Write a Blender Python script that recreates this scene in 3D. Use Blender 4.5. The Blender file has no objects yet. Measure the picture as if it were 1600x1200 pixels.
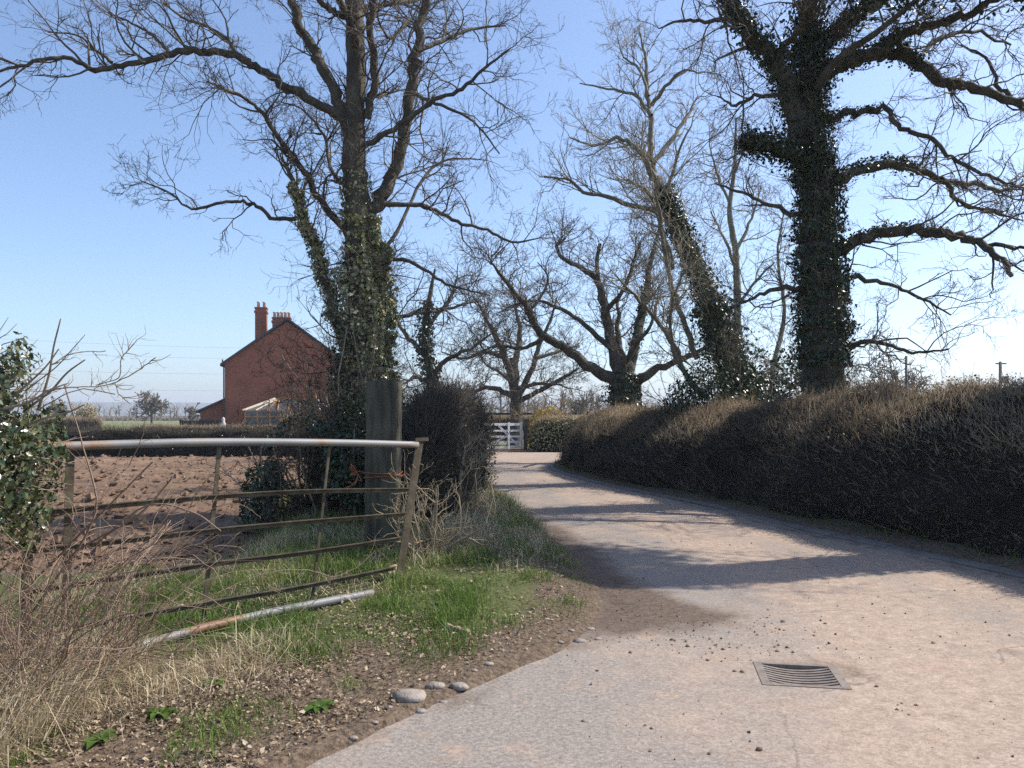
import bpy, math
import numpy as np
from mathutils import Vector, Matrix, geometry

# ------------------------------------------------------------------ camera, sky, sun
sc = bpy.context.scene
HAZE = 0.0005
FPX, EYE, YH = 1250.0, 1.5, 650.0          # focal length in photo pixels, eye height, horizon row
cam_d = bpy.data.cameras.new('camera'); cam = bpy.data.objects.new('camera', cam_d)
sc.collection.objects.link(cam); sc.camera = cam
cam.location = (0, 0, EYE); cam.rotation_euler = (math.radians(90), 0, 0)
cam_d.sensor_width = 36; cam_d.lens = FPX/1600*36; cam_d.shift_y = 50/1600
cam_d.clip_start = 0.05; cam_d.clip_end = 12000

SUN_AZ, SUN_EL = math.radians(72), math.radians(46)     # azimuth from +Y towards +X
wd = bpy.data.worlds.new('World'); sc.world = wd; wd.use_nodes = True
wn = wd.node_tree.nodes; wl = wd.node_tree.links
for n in list(wn): wn.remove(n)
sky = wn.new('ShaderNodeTexSky'); sky.sky_type = 'NISHITA'; sky.sun_disc = False
sky.sun_elevation = SUN_EL; sky.sun_rotation = SUN_AZ
sky.air_density = 0.85; sky.dust_density = 1.25; sky.ozone_density = 4.0; sky.altitude = 0
bg = wn.new('ShaderNodeBackground'); bg.inputs[1].default_value = 0.133
wo = wn.new('ShaderNodeOutputWorld')
wl.new(sky.outputs[0], bg.inputs[0]); wl.new(bg.outputs[0], wo.inputs[0])
sd = bpy.data.lights.new('sun', 'SUN'); sd.energy = 3.9; sd.angle = math.radians(0.53); sd.color = (1, 0.94, 0.85)
so = bpy.data.objects.new('sun', sd); sc.collection.objects.link(so)
S = Vector((math.sin(SUN_AZ)*math.cos(SUN_EL), math.cos(SUN_AZ)*math.cos(SUN_EL), math.sin(SUN_EL)))
so.rotation_euler = S.to_track_quat('Z', 'Y').to_euler(); so.location = (20, 10, 30)
vs = sc.view_settings; vs.view_transform = 'Standard'; vs.look = 'None'; vs.exposure = 0.83; vs.gamma = 1
vs.use_curve_mapping = False
sc.cycles.max_bounces = 5; sc.cycles.diffuse_bounces = 3; sc.cycles.glossy_bounces = 2
sc.cycles.transmission_bounces = 4; sc.cycles.transparent_max_bounces = 8
sc.cycles.use_denoising = False

# ------------------------------------------------------------------ helpers
def W(px, py, d): return np.array([(px-800)/FPX*d, d, EYE+(YH-py)/FPX*d])
def G(px, py):
    d = EYE*FPX/(py-YH); return ((px-800)/FPX*d, d)
def norm(a): return a/np.maximum(np.linalg.norm(a, axis=-1, keepdims=True), 1e-9)

_hs = np.random.default_rng(5).random(4096)
def _h(i, j, k=0): return _hs[(i*73 + j*1531 + k*877 + (i*j) % 613) % 4096]
def vnoise(x, y, seed=0):
    x = np.asarray(x, float); y = np.asarray(y, float)
    i = np.floor(x).astype(int); j = np.floor(y).astype(int); u = x-i; v = y-j
    u = u*u*(3-2*u); v = v*v*(3-2*v)
    return (_h(i, j, seed)*(1-u)+_h(i+1, j, seed)*u)*(1-v)+(_h(i, j+1, seed)*(1-u)+_h(i+1, j+1, seed)*u)*v
def fbm(x, y, seed=0, o=4):
    s = 0; a = .5
    for k in range(o): s = s+a*vnoise(x*2**k, y*2**k, seed+k*7); a *= .5
    return s
def sstep(a, b, x):
    t = np.clip((np.asarray(x, float)-a)/(b-a), 0, 1); return t*t*(3-2*t)

class MB:
    """collects geometry that becomes ONE mesh object"""
    def __init__(s): s.v = []; s.f3 = []; s.f4 = []; s.r = []; s.n = 0
    def add(s, V, F, rnd=0.5):
        V = np.asarray(V, float).reshape(-1, 3); F = np.asarray(F, int)
        (s.f3 if F.shape[1] == 3 else s.f4).append(F+s.n)
        s.v.append(V); s.r.append(np.broadcast_to(np.asarray(rnd, float), (len(V),)) if np.ndim(rnd) <= 1 else rnd.ravel())
        s.n += len(V)
    def mesh(s, name, mat, loc=(0, 0, 0), smooth=True):
        V = np.concatenate(s.v)-np.asarray(loc, float)
        f4 = np.concatenate(s.f4) if s.f4 else np.zeros((0, 4), int)
        f3 = np.concatenate(s.f3) if s.f3 else np.zeros((0, 3), int)
        me = bpy.data.meshes.new(name); me.vertices.add(len(V)); me.vertices.foreach_set('co', V.ravel().astype(np.float32))
        L = np.concatenate([f4.ravel(), f3.ravel()]); me.loops.add(len(L)); me.loops.foreach_set('vertex_index', L.astype(np.int32))
        me.polygons.add(len(f4)+len(f3))
        st = np.concatenate([np.arange(len(f4))*4, len(f4)*4+np.arange(len(f3))*3])
        me.polygons.foreach_set('loop_start', st.astype(np.int32))
        me.polygons.foreach_set('use_smooth', np.full(len(st), smooth))
        at = me.attributes.new('rnd', 'FLOAT', 'POINT'); at.data.foreach_set('value', np.concatenate(s.r).astype(np.float32))
        me.update(calc_edges=True); me.materials.append(mat)
        return me
    def build(s, name, mat, parent=None, loc=None, smooth=True):
        l = np.array(parent['_loc']) if parent is not None and '_loc' in parent.keys() else np.array(loc if loc is not None else (0, 0, 0), float)
        o = bpy.data.objects.new(name, s.mesh(name, mat, l, smooth)); sc.collection.objects.link(o)
        if parent is not None: o.parent = parent
        else: o.location = l
        if parent is not None and '_loc' in parent.keys(): o['_loc'] = parent['_loc']
        return o

def tag(o, label, cat, group=None, kind=None):
    o['label'] = label; o['category'] = cat
    if group: o['group'] = group
    if kind: o['kind'] = kind
    return o
def thing(name, label, cat, loc=(0, 0, 0), group=None):
    o = bpy.data.objects.new(name, None); sc.collection.objects.link(o); o.location = loc; o['_loc'] = [float(c) for c in loc]
    o.empty_display_size = .2
    return tag(o, label, cat, group)
def struct(o): o['kind'] = 'structure'; return o
def stuff(o): o['kind'] = 'stuff'; return o

def tubes(mb, pts, rad, k=3, rnd=None, cap=False, tip=False, rough=0, rng=None):
    """pts (N,S,3) rad (N,S): N tubes of k sides"""
    pts = np.asarray(pts, float); rad = np.asarray(rad, float)
    if pts.ndim == 2: pts = pts[None]; rad = rad[None]
    N, Sn, _ = pts.shape
    T = np.empty_like(pts); T[:, 1:-1] = pts[:, 2:]-pts[:, :-2]; T[:, 0] = pts[:, 1]-pts[:, 0]; T[:, -1] = pts[:, -1]-pts[:, -2]
    T = norm(T); mt = norm(T.mean(1))
    ref = np.where(np.abs(mt[:, 2:3]) > .75, np.array([[1., .2, 0]]), np.array([[0, 0.1, 1.]]))
    A = norm(np.cross(T, ref[:, None, :])); B = np.cross(T, A)
    an = np.arange(k)*2*math.pi/k
    R = rad[:, :, None]*np.ones(k)
    if rough and rng is not None: R = R*(1+rough*(rng.random(R.shape)-.5))
    V = pts[:, :, None, :]+R[..., None]*(np.cos(an)[None, None, :, None]*A[:, :, None, :]+np.sin(an)[None, None, :, None]*B[:, :, None, :])
    V = V.reshape(-1, 3)
    b = (np.arange(N)*Sn*k)[:, None, None]; i = (np.arange(Sn-1)*k)[None, :, None]; j = np.arange(k)[None, None, :]; j2 = (j+1) % k
    F = np.stack([b+i+j, b+i+j2, b+i+k+j2, b+i+k+j], -1).reshape(-1, 4)
    if rnd is None: r = .5
    else: r = np.repeat(np.asarray(rnd, float), Sn*k)
    mb.add(V, F, r)
    if cap:
        n0 = mb.n; c = []
        for q in range(N):
            for e in (0, Sn-1):
                c.append(pts[q, e])
        mb.add(np.array(c), np.zeros((0, 3), int))
        Fc = []
        for q in range(N):
            for ei, e in enumerate((0, Sn-1)):
                o = n0-N*Sn*k+q*Sn*k+e*k; ci = n0+q*2+ei
                for a in range(k):
                    Fc.append((ci, o+(a+1) % k, o+a) if e == 0 else (ci, o+a, o+(a+1) % k))
        mb.f3.append(np.array(Fc))
def spikes(mb, p0, p1, r, rnd):
    """N three-sided tapering twigs, 3 triangles each"""
    d = norm(p1-p0); ref = np.where(np.abs(d[:, 2:3]) > .8, np.array([[1., 0, 0]]), np.array([[0, 0, 1.]]))
    A = norm(np.cross(d, ref)); B = np.cross(d, A); r = np.asarray(r).reshape(-1, 1)
    V = np.stack([p0+r*A, p0+r*(-.5*A+.87*B), p0+r*(-.5*A-.87*B), p1], 1).reshape(-1, 3)
    b = (np.arange(len(p0))*4)[:, None, None]
    F = (b+np.array([[0, 1, 3], [1, 2, 3], [2, 0, 3]])[None]).reshape(-1, 3)
    mb.add(V, F, np.repeat(rnd, 4))
def box(mb, c, s, R=None, rnd=.5):
    c = np.asarray(c, float); h = np.asarray(s, float)/2
    V = np.array([[x, y, z] for x in (-1, 1) for y in (-1, 1) for z in (-1, 1)])*h
    if R is not None: V = V@np.asarray(R, float).T
    mb.add(V+c, [[0, 1, 3, 2], [4, 6, 7, 5], [0, 4, 5, 1], [2, 3, 7, 6], [0, 2, 6, 4], [1, 5, 7, 3]], rnd)
def bar(mb, a, b, w, h, up=(0, 0, 1), rnd=.5):
    """square bar between two points; w across, h along up"""
    a = np.asarray(a, float); b = np.asarray(b, float); t = norm(b-a); u = np.asarray(up, float)
    s = norm(np.cross(t, u)); u = np.cross(s, t)
    V = [p+s*w/2*i+u*h/2*j for p in (a, b) for i, j in ((-1, -1), (1, -1), (1, 1), (-1, 1))]
    mb.add(np.array(V), [[0, 1, 2, 3], [7, 6, 5, 4], [0, 4, 5, 1], [1, 5, 6, 2], [2, 6, 7, 3], [3, 7, 4, 0]], rnd)
def prism(mb, poly, y0, y1):
    """polygon in x,z pushed from y0 to y1"""
    n = len(poly); V = [(x, y0, z) for x, z in poly]+[(x, y1, z) for x, z in poly]
    mb.add(np.array(V), [[i, (i+1) % n, n+(i+1) % n, n+i] for i in range(n)])
    b = mb.n-2*n
    mb.f3.append(np.array([[b, b+i+1, b+i] for i in range(1, n-1)]+[[b+n, b+n+i, b+n+i+1] for i in range(1, n-1)]))
def leaves(mb, c, nrm, size, rng, droop=.5, aspect=.8):
    """N folded four-point leaves (two triangles)"""
    N = len(c); n = norm(nrm+.6*rng.normal(size=(N, 3)))
    dn = np.array([0, 0, -1.])*droop+rng.normal(size=(N, 3))*.6
    a = norm(dn-(dn*n).sum(1, keepdims=True)*n); b = np.cross(n, a); s = np.asarray(size).reshape(-1, 1)
    V = np.stack([c-a*s*.5, c+b*s*.5*aspect+n*s*.12-a*s*.1, c+a*s*.55, c-b*s*.5*aspect+n*s*.12-a*s*.1], 1).reshape(-1, 3)
    q = (np.arange(N)*4)[:, None, None]
    mb.add(V, (q+np.array([[0, 1, 2], [0, 2, 3]])[None]).reshape(-1, 3), np.repeat(rng.random(N), 4))
def blades(mb, p, h, lean, w, rng, rnd):
    """N bent grass blades, 3 triangles each"""
    N = len(p); an = rng.random(N)*6.283; s = np.stack([np.cos(an), np.sin(an), 0*an], 1)
    l = np.asarray(lean); h = np.asarray(h).reshape(-1, 1); w = np.asarray(w).reshape(-1, 1); z = np.array([[0, 0, 1.]])
    m = p+z*h*.55+l*h*.3; t = p+z*h*(1-.35*np.linalg.norm(l, axis=1, keepdims=True)).clip(.15)+l*h
    V = np.stack([p-s*w, p+s*w, m+s*w*.75, m-s*w*.75, t], 1).reshape(-1, 3)
    q = (np.arange(N)*5)[:, None, None]
    mb.add(V, (q+np.array([[0, 1, 2], [0, 2, 3], [3, 2, 4]])[None]).reshape(-1, 3), np.repeat(rnd, 5))
_oct = np.array([[1, 0, 0], [-1, 0, 0], [0, 1, 0], [0, -1, 0], [0, 0, 1], [0, 0, -1.]])
_octF = np.array([[0, 2, 4], [2, 1, 4], [1, 3, 4], [3, 0, 4], [2, 0, 5], [1, 2, 5], [3, 1, 5], [0, 3, 5]])
def lumps(mb, c, r, rng, flat=.7):
    N = len(c); V = _oct[None]*np.asarray(r).reshape(-1, 1, 1)*rng.uniform(.6, 1.25, (N, 6, 1))
    V = V+rng.normal(size=(N, 6, 3))*np.asarray(r).reshape(-1, 1, 1)*.18; V[:, :, 2] *= flat
    a = rng.random(N)*6.283; ca, sa = np.cos(a)[:, None], np.sin(a)[:, None]
    V = np.stack([V[..., 0]*ca-V[..., 1]*sa, V[..., 0]*sa+V[..., 1]*ca, V[..., 2]], -1)+c[:, None, :]
    mb.add(V.reshape(-1, 3), ((np.arange(N)*6)[:, None, None]+_octF[None]).reshape(-1, 3), np.repeat(rng.random(N), 6))
def catmull(P, n):
    P = np.asarray(P, float); Q = np.vstack([2*P[0]-P[1], P, 2*P[-1]-P[-2]]); out = []
    for i in range(len(P)-1):
        p0, p1, p2, p3 = Q[i:i+4]
        for t in np.arange(n)/n:
            out.append(.5*((2*p1)+(-p0+p2)*t+(2*p0-5*p1+4*p2-p3)*t*t+(-p0+3*p1-3*p2+p3)*t**3))
    out.append(P[-1]); return np.array(out)
def inpoly(x, y, poly):
    x = np.asarray(x); y = np.asarray(y); r = np.zeros(x.shape, bool); n = len(poly)
    for i in range(n):
        x0, y0 = poly[i]; x1, y1 = poly[(i+1) % n]
        if y0 == y1: continue
        c = ((y0 > y) != (y1 > y)) & (x < (x1-x0)*(y-y0)/(y1-y0)+x0); r ^= c
    return r

# ------------------------------------------------------------------ materials
def mat(name, stops, scale=3, rough=.8, bump=0, bscale=20, attr=0, trans=0, spec=.3, metal=0, detail=6, stretch=None):
    """colour ramp over noise (and over the per-piece value 'rnd'), with bump"""
    m = bpy.data.materials.new(name); m.use_nodes = True; nt = m.node_tree; N = nt.nodes; L = nt.links
    p = N['Principled BSDF']; p.inputs['Roughness'].default_value = rough; p.inputs['Specular IOR Level'].default_value = spec
    p.inputs['Metallic'].default_value = metal
    tc = N.new('ShaderNodeTexCoord'); co = tc.outputs['Object']
    if stretch:
        mp = N.new('ShaderNodeMapping'); mp.inputs['Scale'].default_value = stretch; L.new(co, mp.inputs[0]); co = mp.outputs[0]
    nz = N.new('ShaderNodeTexNoise'); nz.inputs['Scale'].default_value = scale; nz.inputs['Detail'].default_value = detail; L.new(co, nz.inputs[0])
    fac = nz.outputs[0]
    mr = N.new('ShaderNodeMapRange'); mr.inputs[1].default_value = .25; mr.inputs[2].default_value = .75; L.new(fac, mr.inputs[0]); fac = mr.outputs[0]
    if attr:
        a = N.new('ShaderNodeAttribute'); a.attribute_name = 'rnd'
        mx = N.new('ShaderNodeMix'); mx.data_type = 'FLOAT'; mx.inputs[0].default_value = attr
        L.new(fac, mx.inputs[2]); L.new(a.outputs['Fac'], mx.inputs[3]); fac = mx.outputs[0]
    cr = N.new('ShaderNodeValToRGB'); e = cr.color_ramp.elements
    while len(e) < len(stops): e.new(.5)
    for i, s in enumerate(stops):
        e[i].position = s[0] if len(s) == 2 else i/(len(stops)-1); c = s[1] if len(s) == 2 else s
        e[i].color = (*c, 1)
    L.new(fac, cr.inputs[0]); L.new(cr.outputs[0], p.inputs['Base Color'])
    if bump:
        n2 = N.new('ShaderNodeTexNoise'); n2.inputs['Scale'].default_value = bscale; n2.inputs['Detail'].default_value = 5; L.new(co, n2.inputs[0])
        b = N.new('ShaderNodeBump'); b.inputs['Strength'].default_value = 1; b.inputs['Distance'].default_value = bump
        L.new(n2.outputs[0], b.inputs['Height']); L.new(b.outputs[0], p.inputs['Normal'])
    if trans:
        t = N.new('ShaderNodeBsdfTranslucent'); L.new(cr.outputs[0], t.inputs[0])
        ms = N.new('ShaderNodeMixShader'); ms.inputs[0].default_value = trans
        L.new(p.outputs[0], ms.inputs[1]); L.new(t.outputs[0], ms.inputs[2]); L.new(ms.outputs[0], N['Material Output'].inputs[0])
    return m
M = {}
M['bark'] = mat('oak_bark', [(.045, .038, .029), (.09, .076, .057), (.15, .135, .095)], 6, .9, .03, 14, stretch=(1, 1, .35))
M['bark_grey'] = mat('ash_bark', [(.13, .12, .09), (.22, .2, .155), (.17, .175, .11)], 5, .9, .015, 16, stretch=(1, 1, .4))
M['twig'] = mat('oak_twig', [(.06, .048, .036), (.12, .097, .073), (.18, .15, .115)], 2, .85)
M['twig_pale'] = mat('ash_twig', [(.16, .14, .1), (.26, .23, .17), (.34, .3, .23)], 2, .85)
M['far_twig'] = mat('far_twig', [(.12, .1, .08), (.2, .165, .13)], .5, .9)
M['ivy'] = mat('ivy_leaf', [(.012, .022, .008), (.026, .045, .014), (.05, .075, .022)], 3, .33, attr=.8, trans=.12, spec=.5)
M['ivy_sunlit'] = mat('ivy_leaf_sunlit', [(.05, .065, .02), (.24, .25, .1), (.56, .54, .34)], 2, .3, attr=.8, trans=.12, spec=.6)  # cream stops put the sun's gloss on the leaves into their colour
M['ivy_bush'] = mat('ivy_bush_leaf', [(.014, .026, .009), (.035, .055, .018), (.09, .11, .04), (.2, .19, .1)], 3, .3, attr=.8, trans=.15, spec=.6)
M['hedge_shade'] = mat('hedge_inside_shade', [(.01, .008, .006), (.022, .018, .013)], 6, 1, .08, 12)  # near-black colour stands for the shade deep inside a hedge
M['hedge_twig'] = mat('hedge_twig', [(.075, .053, .031), (.23, .165, .1), (.5, .39, .25)], 3, .8, attr=.7)
M['dark_twig'] = mat('dark_twig', [(.03, .024, .018), (.07, .055, .04), (.14, .115, .085)], 3, .8, attr=.7)
M['hedge_leaf'] = mat('hedge_leaf', [(.035, .035, .014), (.09, .065, .03), (.06, .07, .024), (.16, .11, .05)], 3, .6, attr=.8, trans=.25)
M['cane'] = mat('bramble_cane', [(.09, .055, .042), (.23, .155, .11), (.46, .36, .26)], 5, .6, attr=.7)
M['stem'] = mat('cut_stem', [(.13, .1, .07), (.28, .23, .16), (.44, .38, .28)], 9, .8, .006, 40, attr=.4)
M['grass'] = mat('green_grass', [(.05, .092, .015), (.1, .175, .028), (.17, .23, .05), (.31, .29, .12)], 1.3, .55, attr=.75, trans=.35)
M['straw'] = mat('dry_grass', [(.2, .15, .085), (.5, .41, .26), (.72, .63, .45)], 2, .7, attr=.8, trans=.3)
M['litter'] = mat('dead_leaf', [(.1, .068, .04), (.28, .205, .13), (.52, .42, .3)], 3, .75, attr=.9, trans=.15)
M['stone'] = mat('cobble', [(.15, .12, .095), (.27, .23, .19), (.4, .35, .3)], 14, .85, .006, 70)
M['clod'] = mat('mud_clod', [(.13, .085, .055), (.22, .155, .105), (.31, .235, .17)], 8, .95, .004, 60, attr=.5)
M['field'] = mat('ploughed_soil', [(.1, .06, .038), (.175, .11, .07), (.29, .2, .13)], 2.2, .95, .05, 9, attr=.5)
M['steel'] = mat('galvanised_pipe', [(0, (.12, .115, .11)), (.5, (.2, .2, .2)), (.6, (.22, .19, .165)), (.72, (.22, .12, .065)), (1, (.17, .085, .045))], 2.0, .55, .001, 60, spec=.5)
M['rust'] = mat('rusty_bar', [(.04, .03, .02), (.08, .064, .042), (.15, .13, .085)], 9, .7, .002, 60, metal=.2)
M['oldwood'] = mat('weathered_post', [(.032, .028, .02), (.06, .053, .038), (.11, .098, .07), (.075, .09, .035)], 5, .9, .012, 30, stretch=(2.5, 2.5, .35))
M['log'] = mat('log_wood', [(.2, .15, .09), (.36, .28, .18)], 9, .85, .004, 40)
M['twine'] = mat('orange_twine', [(.26, .075, .035), (.42, .14, .07)], 20, .6)
M['white'] = mat('white_paint', [(.72, .71, .67), (.82, .81, .78)], 3, .5)
M['iron'] = mat('cast_iron', [(.13, .105, .088), (.28, .232, .195)], 14, .65, .002, 90, metal=.1)
M['black'] = mat('pit_shade', [(.012, .01, .008), (.03, .024, .018)], 9, 1)  # near-black fill painted as the shade below the drain bars
M['concrete'] = mat('kerb_concrete', [(.13, .11, .095), (.22, .19, .165)], 5, .9, .004, 50)
M['roof'] = mat('roof_slate', [(.045, .045, .055), (.08, .078, .085)], 3, .7, .02, 12)
M['pot'] = mat('chimney_pot', [(.5, .42, .33), (.6, .52, .42)], 3, .8)
M['timber'] = mat('varnished_timber', [(.36, .16, .06), (.5, .25, .1)], 6, .5)
M['rafter'] = mat('pale_rafter', [(.62, .5, .38), (.72, .62, .5)], 6, .5)
M['dark_fence'] = mat('dark_fence', [(.02, .025, .022), (.045, .05, .04)], 4, .8)
M['yellow'] = mat('yellow_leaf', [(.35, .22, .02), (.6, .42, .05), (.4, .36, .08)], 3, .6, attr=.8, trans=.25)
M['pole'] = mat('pole_wood', [(.12, .095, .075), (.2, .165, .135)], 4, .9)
M['wire'] = mat('power_wire', [(.2, .22, .25), (.22, .24, .27)], 1, .6)
M['hill'] = mat('wooded_hill', [(.07, .075, .06), (.1, .1, .075)], .02, 1)
M['glass'] = mat('glass_pane', [(.05, .06, .07), (.09, .1, .11)], .6, .08, spec=.8)
M['statue'] = mat('pale_stone', [(.5, .48, .45), (.6, .58, .55)], 4, .8)
M['shed'] = mat('grey_metal', [(.2, .2, .2), (.3, .3, .3)], 4, .6)
def brick_mat():
    m = bpy.data.materials.new('red_brick'); m.use_nodes = True; N = m.node_tree.nodes; L = m.node_tree.links
    p = N['Principled BSDF']; p.inputs['Roughness'].default_value = .9
    tc = N.new('ShaderNodeTexCoord'); sp = N.new('ShaderNodeSeparateXYZ'); ad = N.new('ShaderNodeMath'); cb = N.new('ShaderNodeCombineXYZ')
    L.new(tc.outputs['Object'], sp.inputs[0]); L.new(sp.outputs[0], ad.inputs[0]); L.new(sp.outputs[1], ad.inputs[1])
    L.new(ad.outputs[0], cb.inputs[0]); L.new(sp.outputs[2], cb.inputs[1])
    b = N.new('ShaderNodeTexBrick'); b.inputs['Scale'].default_value = 1; b.inputs['Brick Width'].default_value = .225; b.inputs['Row Height'].default_value = .075
    b.inputs['Mortar Size'].default_value = .006; b.inputs['Color1'].default_value = (.3, .082, .045, 1); b.inputs['Color2'].default_value = (.4, .12, .062, 1)
    b.inputs['Mortar'].default_value = (.24, .14, .1, 1); L.new(cb.outputs[0], b.inputs[0])
    n = N.new('ShaderNodeTexNoise'); n.inputs['Scale'].default_value = .8; n.inputs['Detail'].default_value = 5; L.new(tc.outputs['Object'], n.inputs[0])
    r = N.new('ShaderNodeMapRange'); r.inputs[1].default_value = .3; r.inputs[2].default_value = .7; r.inputs[3].default_value = .72; r.inputs[4].default_value = 1.15; L.new(n.outputs[0], r.inputs[0])
    x = N.new('ShaderNodeMix'); x.data_type = 'RGBA'; x.blend_type = 'MULTIPLY'; x.inputs[0].default_value = 1
    L.new(b.outputs[0], x.inputs[6]); L.new(r.outputs[0], x.inputs[7]); L.new(x.outputs[2], p.inputs['Base Color']); return m
M['brick'] = brick_mat()
def ground_mat(name, layers, bump, bscale, extra=None):
    """layers: (attribute or None, scale, lo, hi, c1, c2): colours laid one over another with ragged edges"""
    m = bpy.data.materials.new(name); m.use_nodes = True; N = m.node_tree.nodes; L = m.node_tree.links
    p = N['Principled BSDF']; p.inputs['Roughness'].default_value = .9; p.inputs['Specular IOR Level'].default_value = .2
    tc = N.new('ShaderNodeTexCoord'); prev = None
    for at, s, lo, hi, c1, c2 in layers:
        fine = N.new('ShaderNodeTexNoise'); fine.inputs['Scale'].default_value = s*9; fine.inputs['Detail'].default_value = 7; fine.inputs['Roughness'].default_value = .7; L.new(tc.outputs['Object'], fine.inputs[0])
        cr = N.new('ShaderNodeValToRGB'); cr.color_ramp.elements[0].color = (*c1, 1); cr.color_ramp.elements[1].color = (*c2, 1)
        cr.color_ramp.elements[0].position = .32; cr.color_ramp.elements[1].position = .68; L.new(fine.outputs[0], cr.inputs[0])
        if prev is None: prev = cr.outputs[0]; continue
        nz = N.new('ShaderNodeTexNoise'); nz.inputs['Scale'].default_value = s; nz.inputs['Detail'].default_value = 8; nz.inputs['Roughness'].default_value = .65; L.new(tc.outputs['Object'], nz.inputs[0])
        f = nz.outputs[0]
        if at:
            a = N.new('ShaderNodeAttribute'); a.attribute_name = at; ad = N.new('ShaderNodeMath'); L.new(a.outputs['Fac'], ad.inputs[0]); L.new(f, ad.inputs[1]); f = ad.outputs[0]
        r = N.new('ShaderNodeMapRange'); r.inputs[1].default_value = lo; r.inputs[2].default_value = hi; L.new(f, r.inputs[0])
        x = N.new('ShaderNodeMix'); x.data_type = 'RGBA'; L.new(r.outputs[0], x.inputs[0]); L.new(prev, x.inputs[6]); L.new(cr.outputs[0], x.inputs[7]); prev = x.outputs[2]
    if extra:
        sp = N.new('ShaderNodeTexVoronoi'); sp.inputs['Scale'].default_value = extra; L.new(tc.outputs['Object'], sp.inputs[0])
        sr = N.new('ShaderNodeMapRange'); sr.inputs[3].default_value = .8; sr.inputs[4].default_value = 1.14
        sx_ = N.new('ShaderNodeSeparateColor'); L.new(sp.outputs['Color'], sx_.inputs[0]); L.new(sx_.outputs[0], sr.inputs[0])
        mu = N.new('ShaderNodeMix'); mu.data_type = 'RGBA'; mu.blend_type = 'MULTIPLY'; mu.inputs[0].default_value = 1; L.new(prev, mu.inputs[6]); L.new(sr.outputs[0], mu.inputs[7]); prev = mu.outputs[2]
    L.new(prev, p.inputs['Base Color'])
    n2 = N.new('ShaderNodeTexNoise'); n2.inputs['Scale'].default_value = bscale; n2.inputs['Detail'].default_value = 4; L.new(tc.outputs['Object'], n2.inputs[0])
    b = N.new('ShaderNodeBump'); b.inputs['Distance'].default_value = bump; b.inputs['Strength'].default_value = 1; L.new(n2.outputs[0], b.inputs['Height']); L.new(b.outputs[0], p.inputs['Normal'])
    return m
def cracks(m):
    N = m.node_tree.nodes; L = m.node_tree.links; p = N['Principled BSDF']; src = p.inputs['Base Color'].links[0].from_socket
    tc = N.new('ShaderNodeTexCoord'); nz = N.new('ShaderNodeTexNoise'); nz.inputs['Scale'].default_value = 2.2; nz.inputs['Detail'].default_value = 6; L.new(tc.outputs['Object'], nz.inputs[0])
    ad = N.new('ShaderNodeMix'); ad.data_type = 'RGBA'; ad.inputs[0].default_value = .22; L.new(tc.outputs['Object'], ad.inputs[6]); L.new(nz.outputs['Color'], ad.inputs[7])
    v = N.new('ShaderNodeTexVoronoi'); v.feature = 'DISTANCE_TO_EDGE'; v.inputs['Scale'].default_value = .75; L.new(ad.outputs[2], v.inputs[0])
    r = N.new('ShaderNodeMapRange'); r.inputs[1].default_value = .0; r.inputs[2].default_value = .006; r.inputs[3].default_value = 1; r.inputs[4].default_value = 0; L.new(v.outputs['Distance'], r.inputs[0])
    n2 = N.new('ShaderNodeTexNoise'); n2.inputs['Scale'].default_value = .9; L.new(tc.outputs['Object'], n2.inputs[0]); r2 = N.new('ShaderNodeMapRange'); r2.inputs[1].default_value = .5; r2.inputs[2].default_value = .62; L.new(n2.outputs[0], r2.inputs[0])
    mu = N.new('ShaderNodeMath'); mu.operation = 'MULTIPLY'; L.new(r.outputs[0], mu.inputs[0]); L.new(r2.outputs[0], mu.inputs[1]); m3 = N.new('ShaderNodeMath'); m3.operation = 'MULTIPLY'; m3.inputs[1].default_value = .55; L.new(mu.outputs[0], m3.inputs[0])
    x = N.new('ShaderNodeMix'); x.data_type = 'RGBA'; L.new(m3.outputs[0], x.inputs[0]); L.new(src, x.inputs[6]); x.inputs[7].default_value = (.07, .055, .045, 1); L.new(x.outputs[2], p.inputs['Base Color'])
M['road'] = ground_mat('lane_surface', [
    (None, 5, 0, 0, (.17, .15, .135), (.33, .285, .245)),
    ('dust', 1.1, .72, 1.12, (.28, .21, .163), (.42, .33, .258)),
    (None, 2.6, .56, .7, (.3, .205, .145), (.44, .33, .25)),
    (None, 7, .62, .7, (.17, .12, .085), (.3, .22, .16)),
    ('mud', 2.2, .75, 1.15, (.075, .055, .042), (.17, .125, .095))], .003, 140, extra=75)
cracks(M['road'])
M['ground'] = ground_mat('verge_soil', [
    (None, 3, 0, 0, (.045, .032, .022), (.2, .145, .1)),
    ('grassy', 1.6, .72, 1.2, (.05, .065, .02), (.12, .13, .045)),
    ('meadow', .1, 1.1, 1.4, (.13, .15, .06), (.2, .2, .09))], .03, 30)

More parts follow.
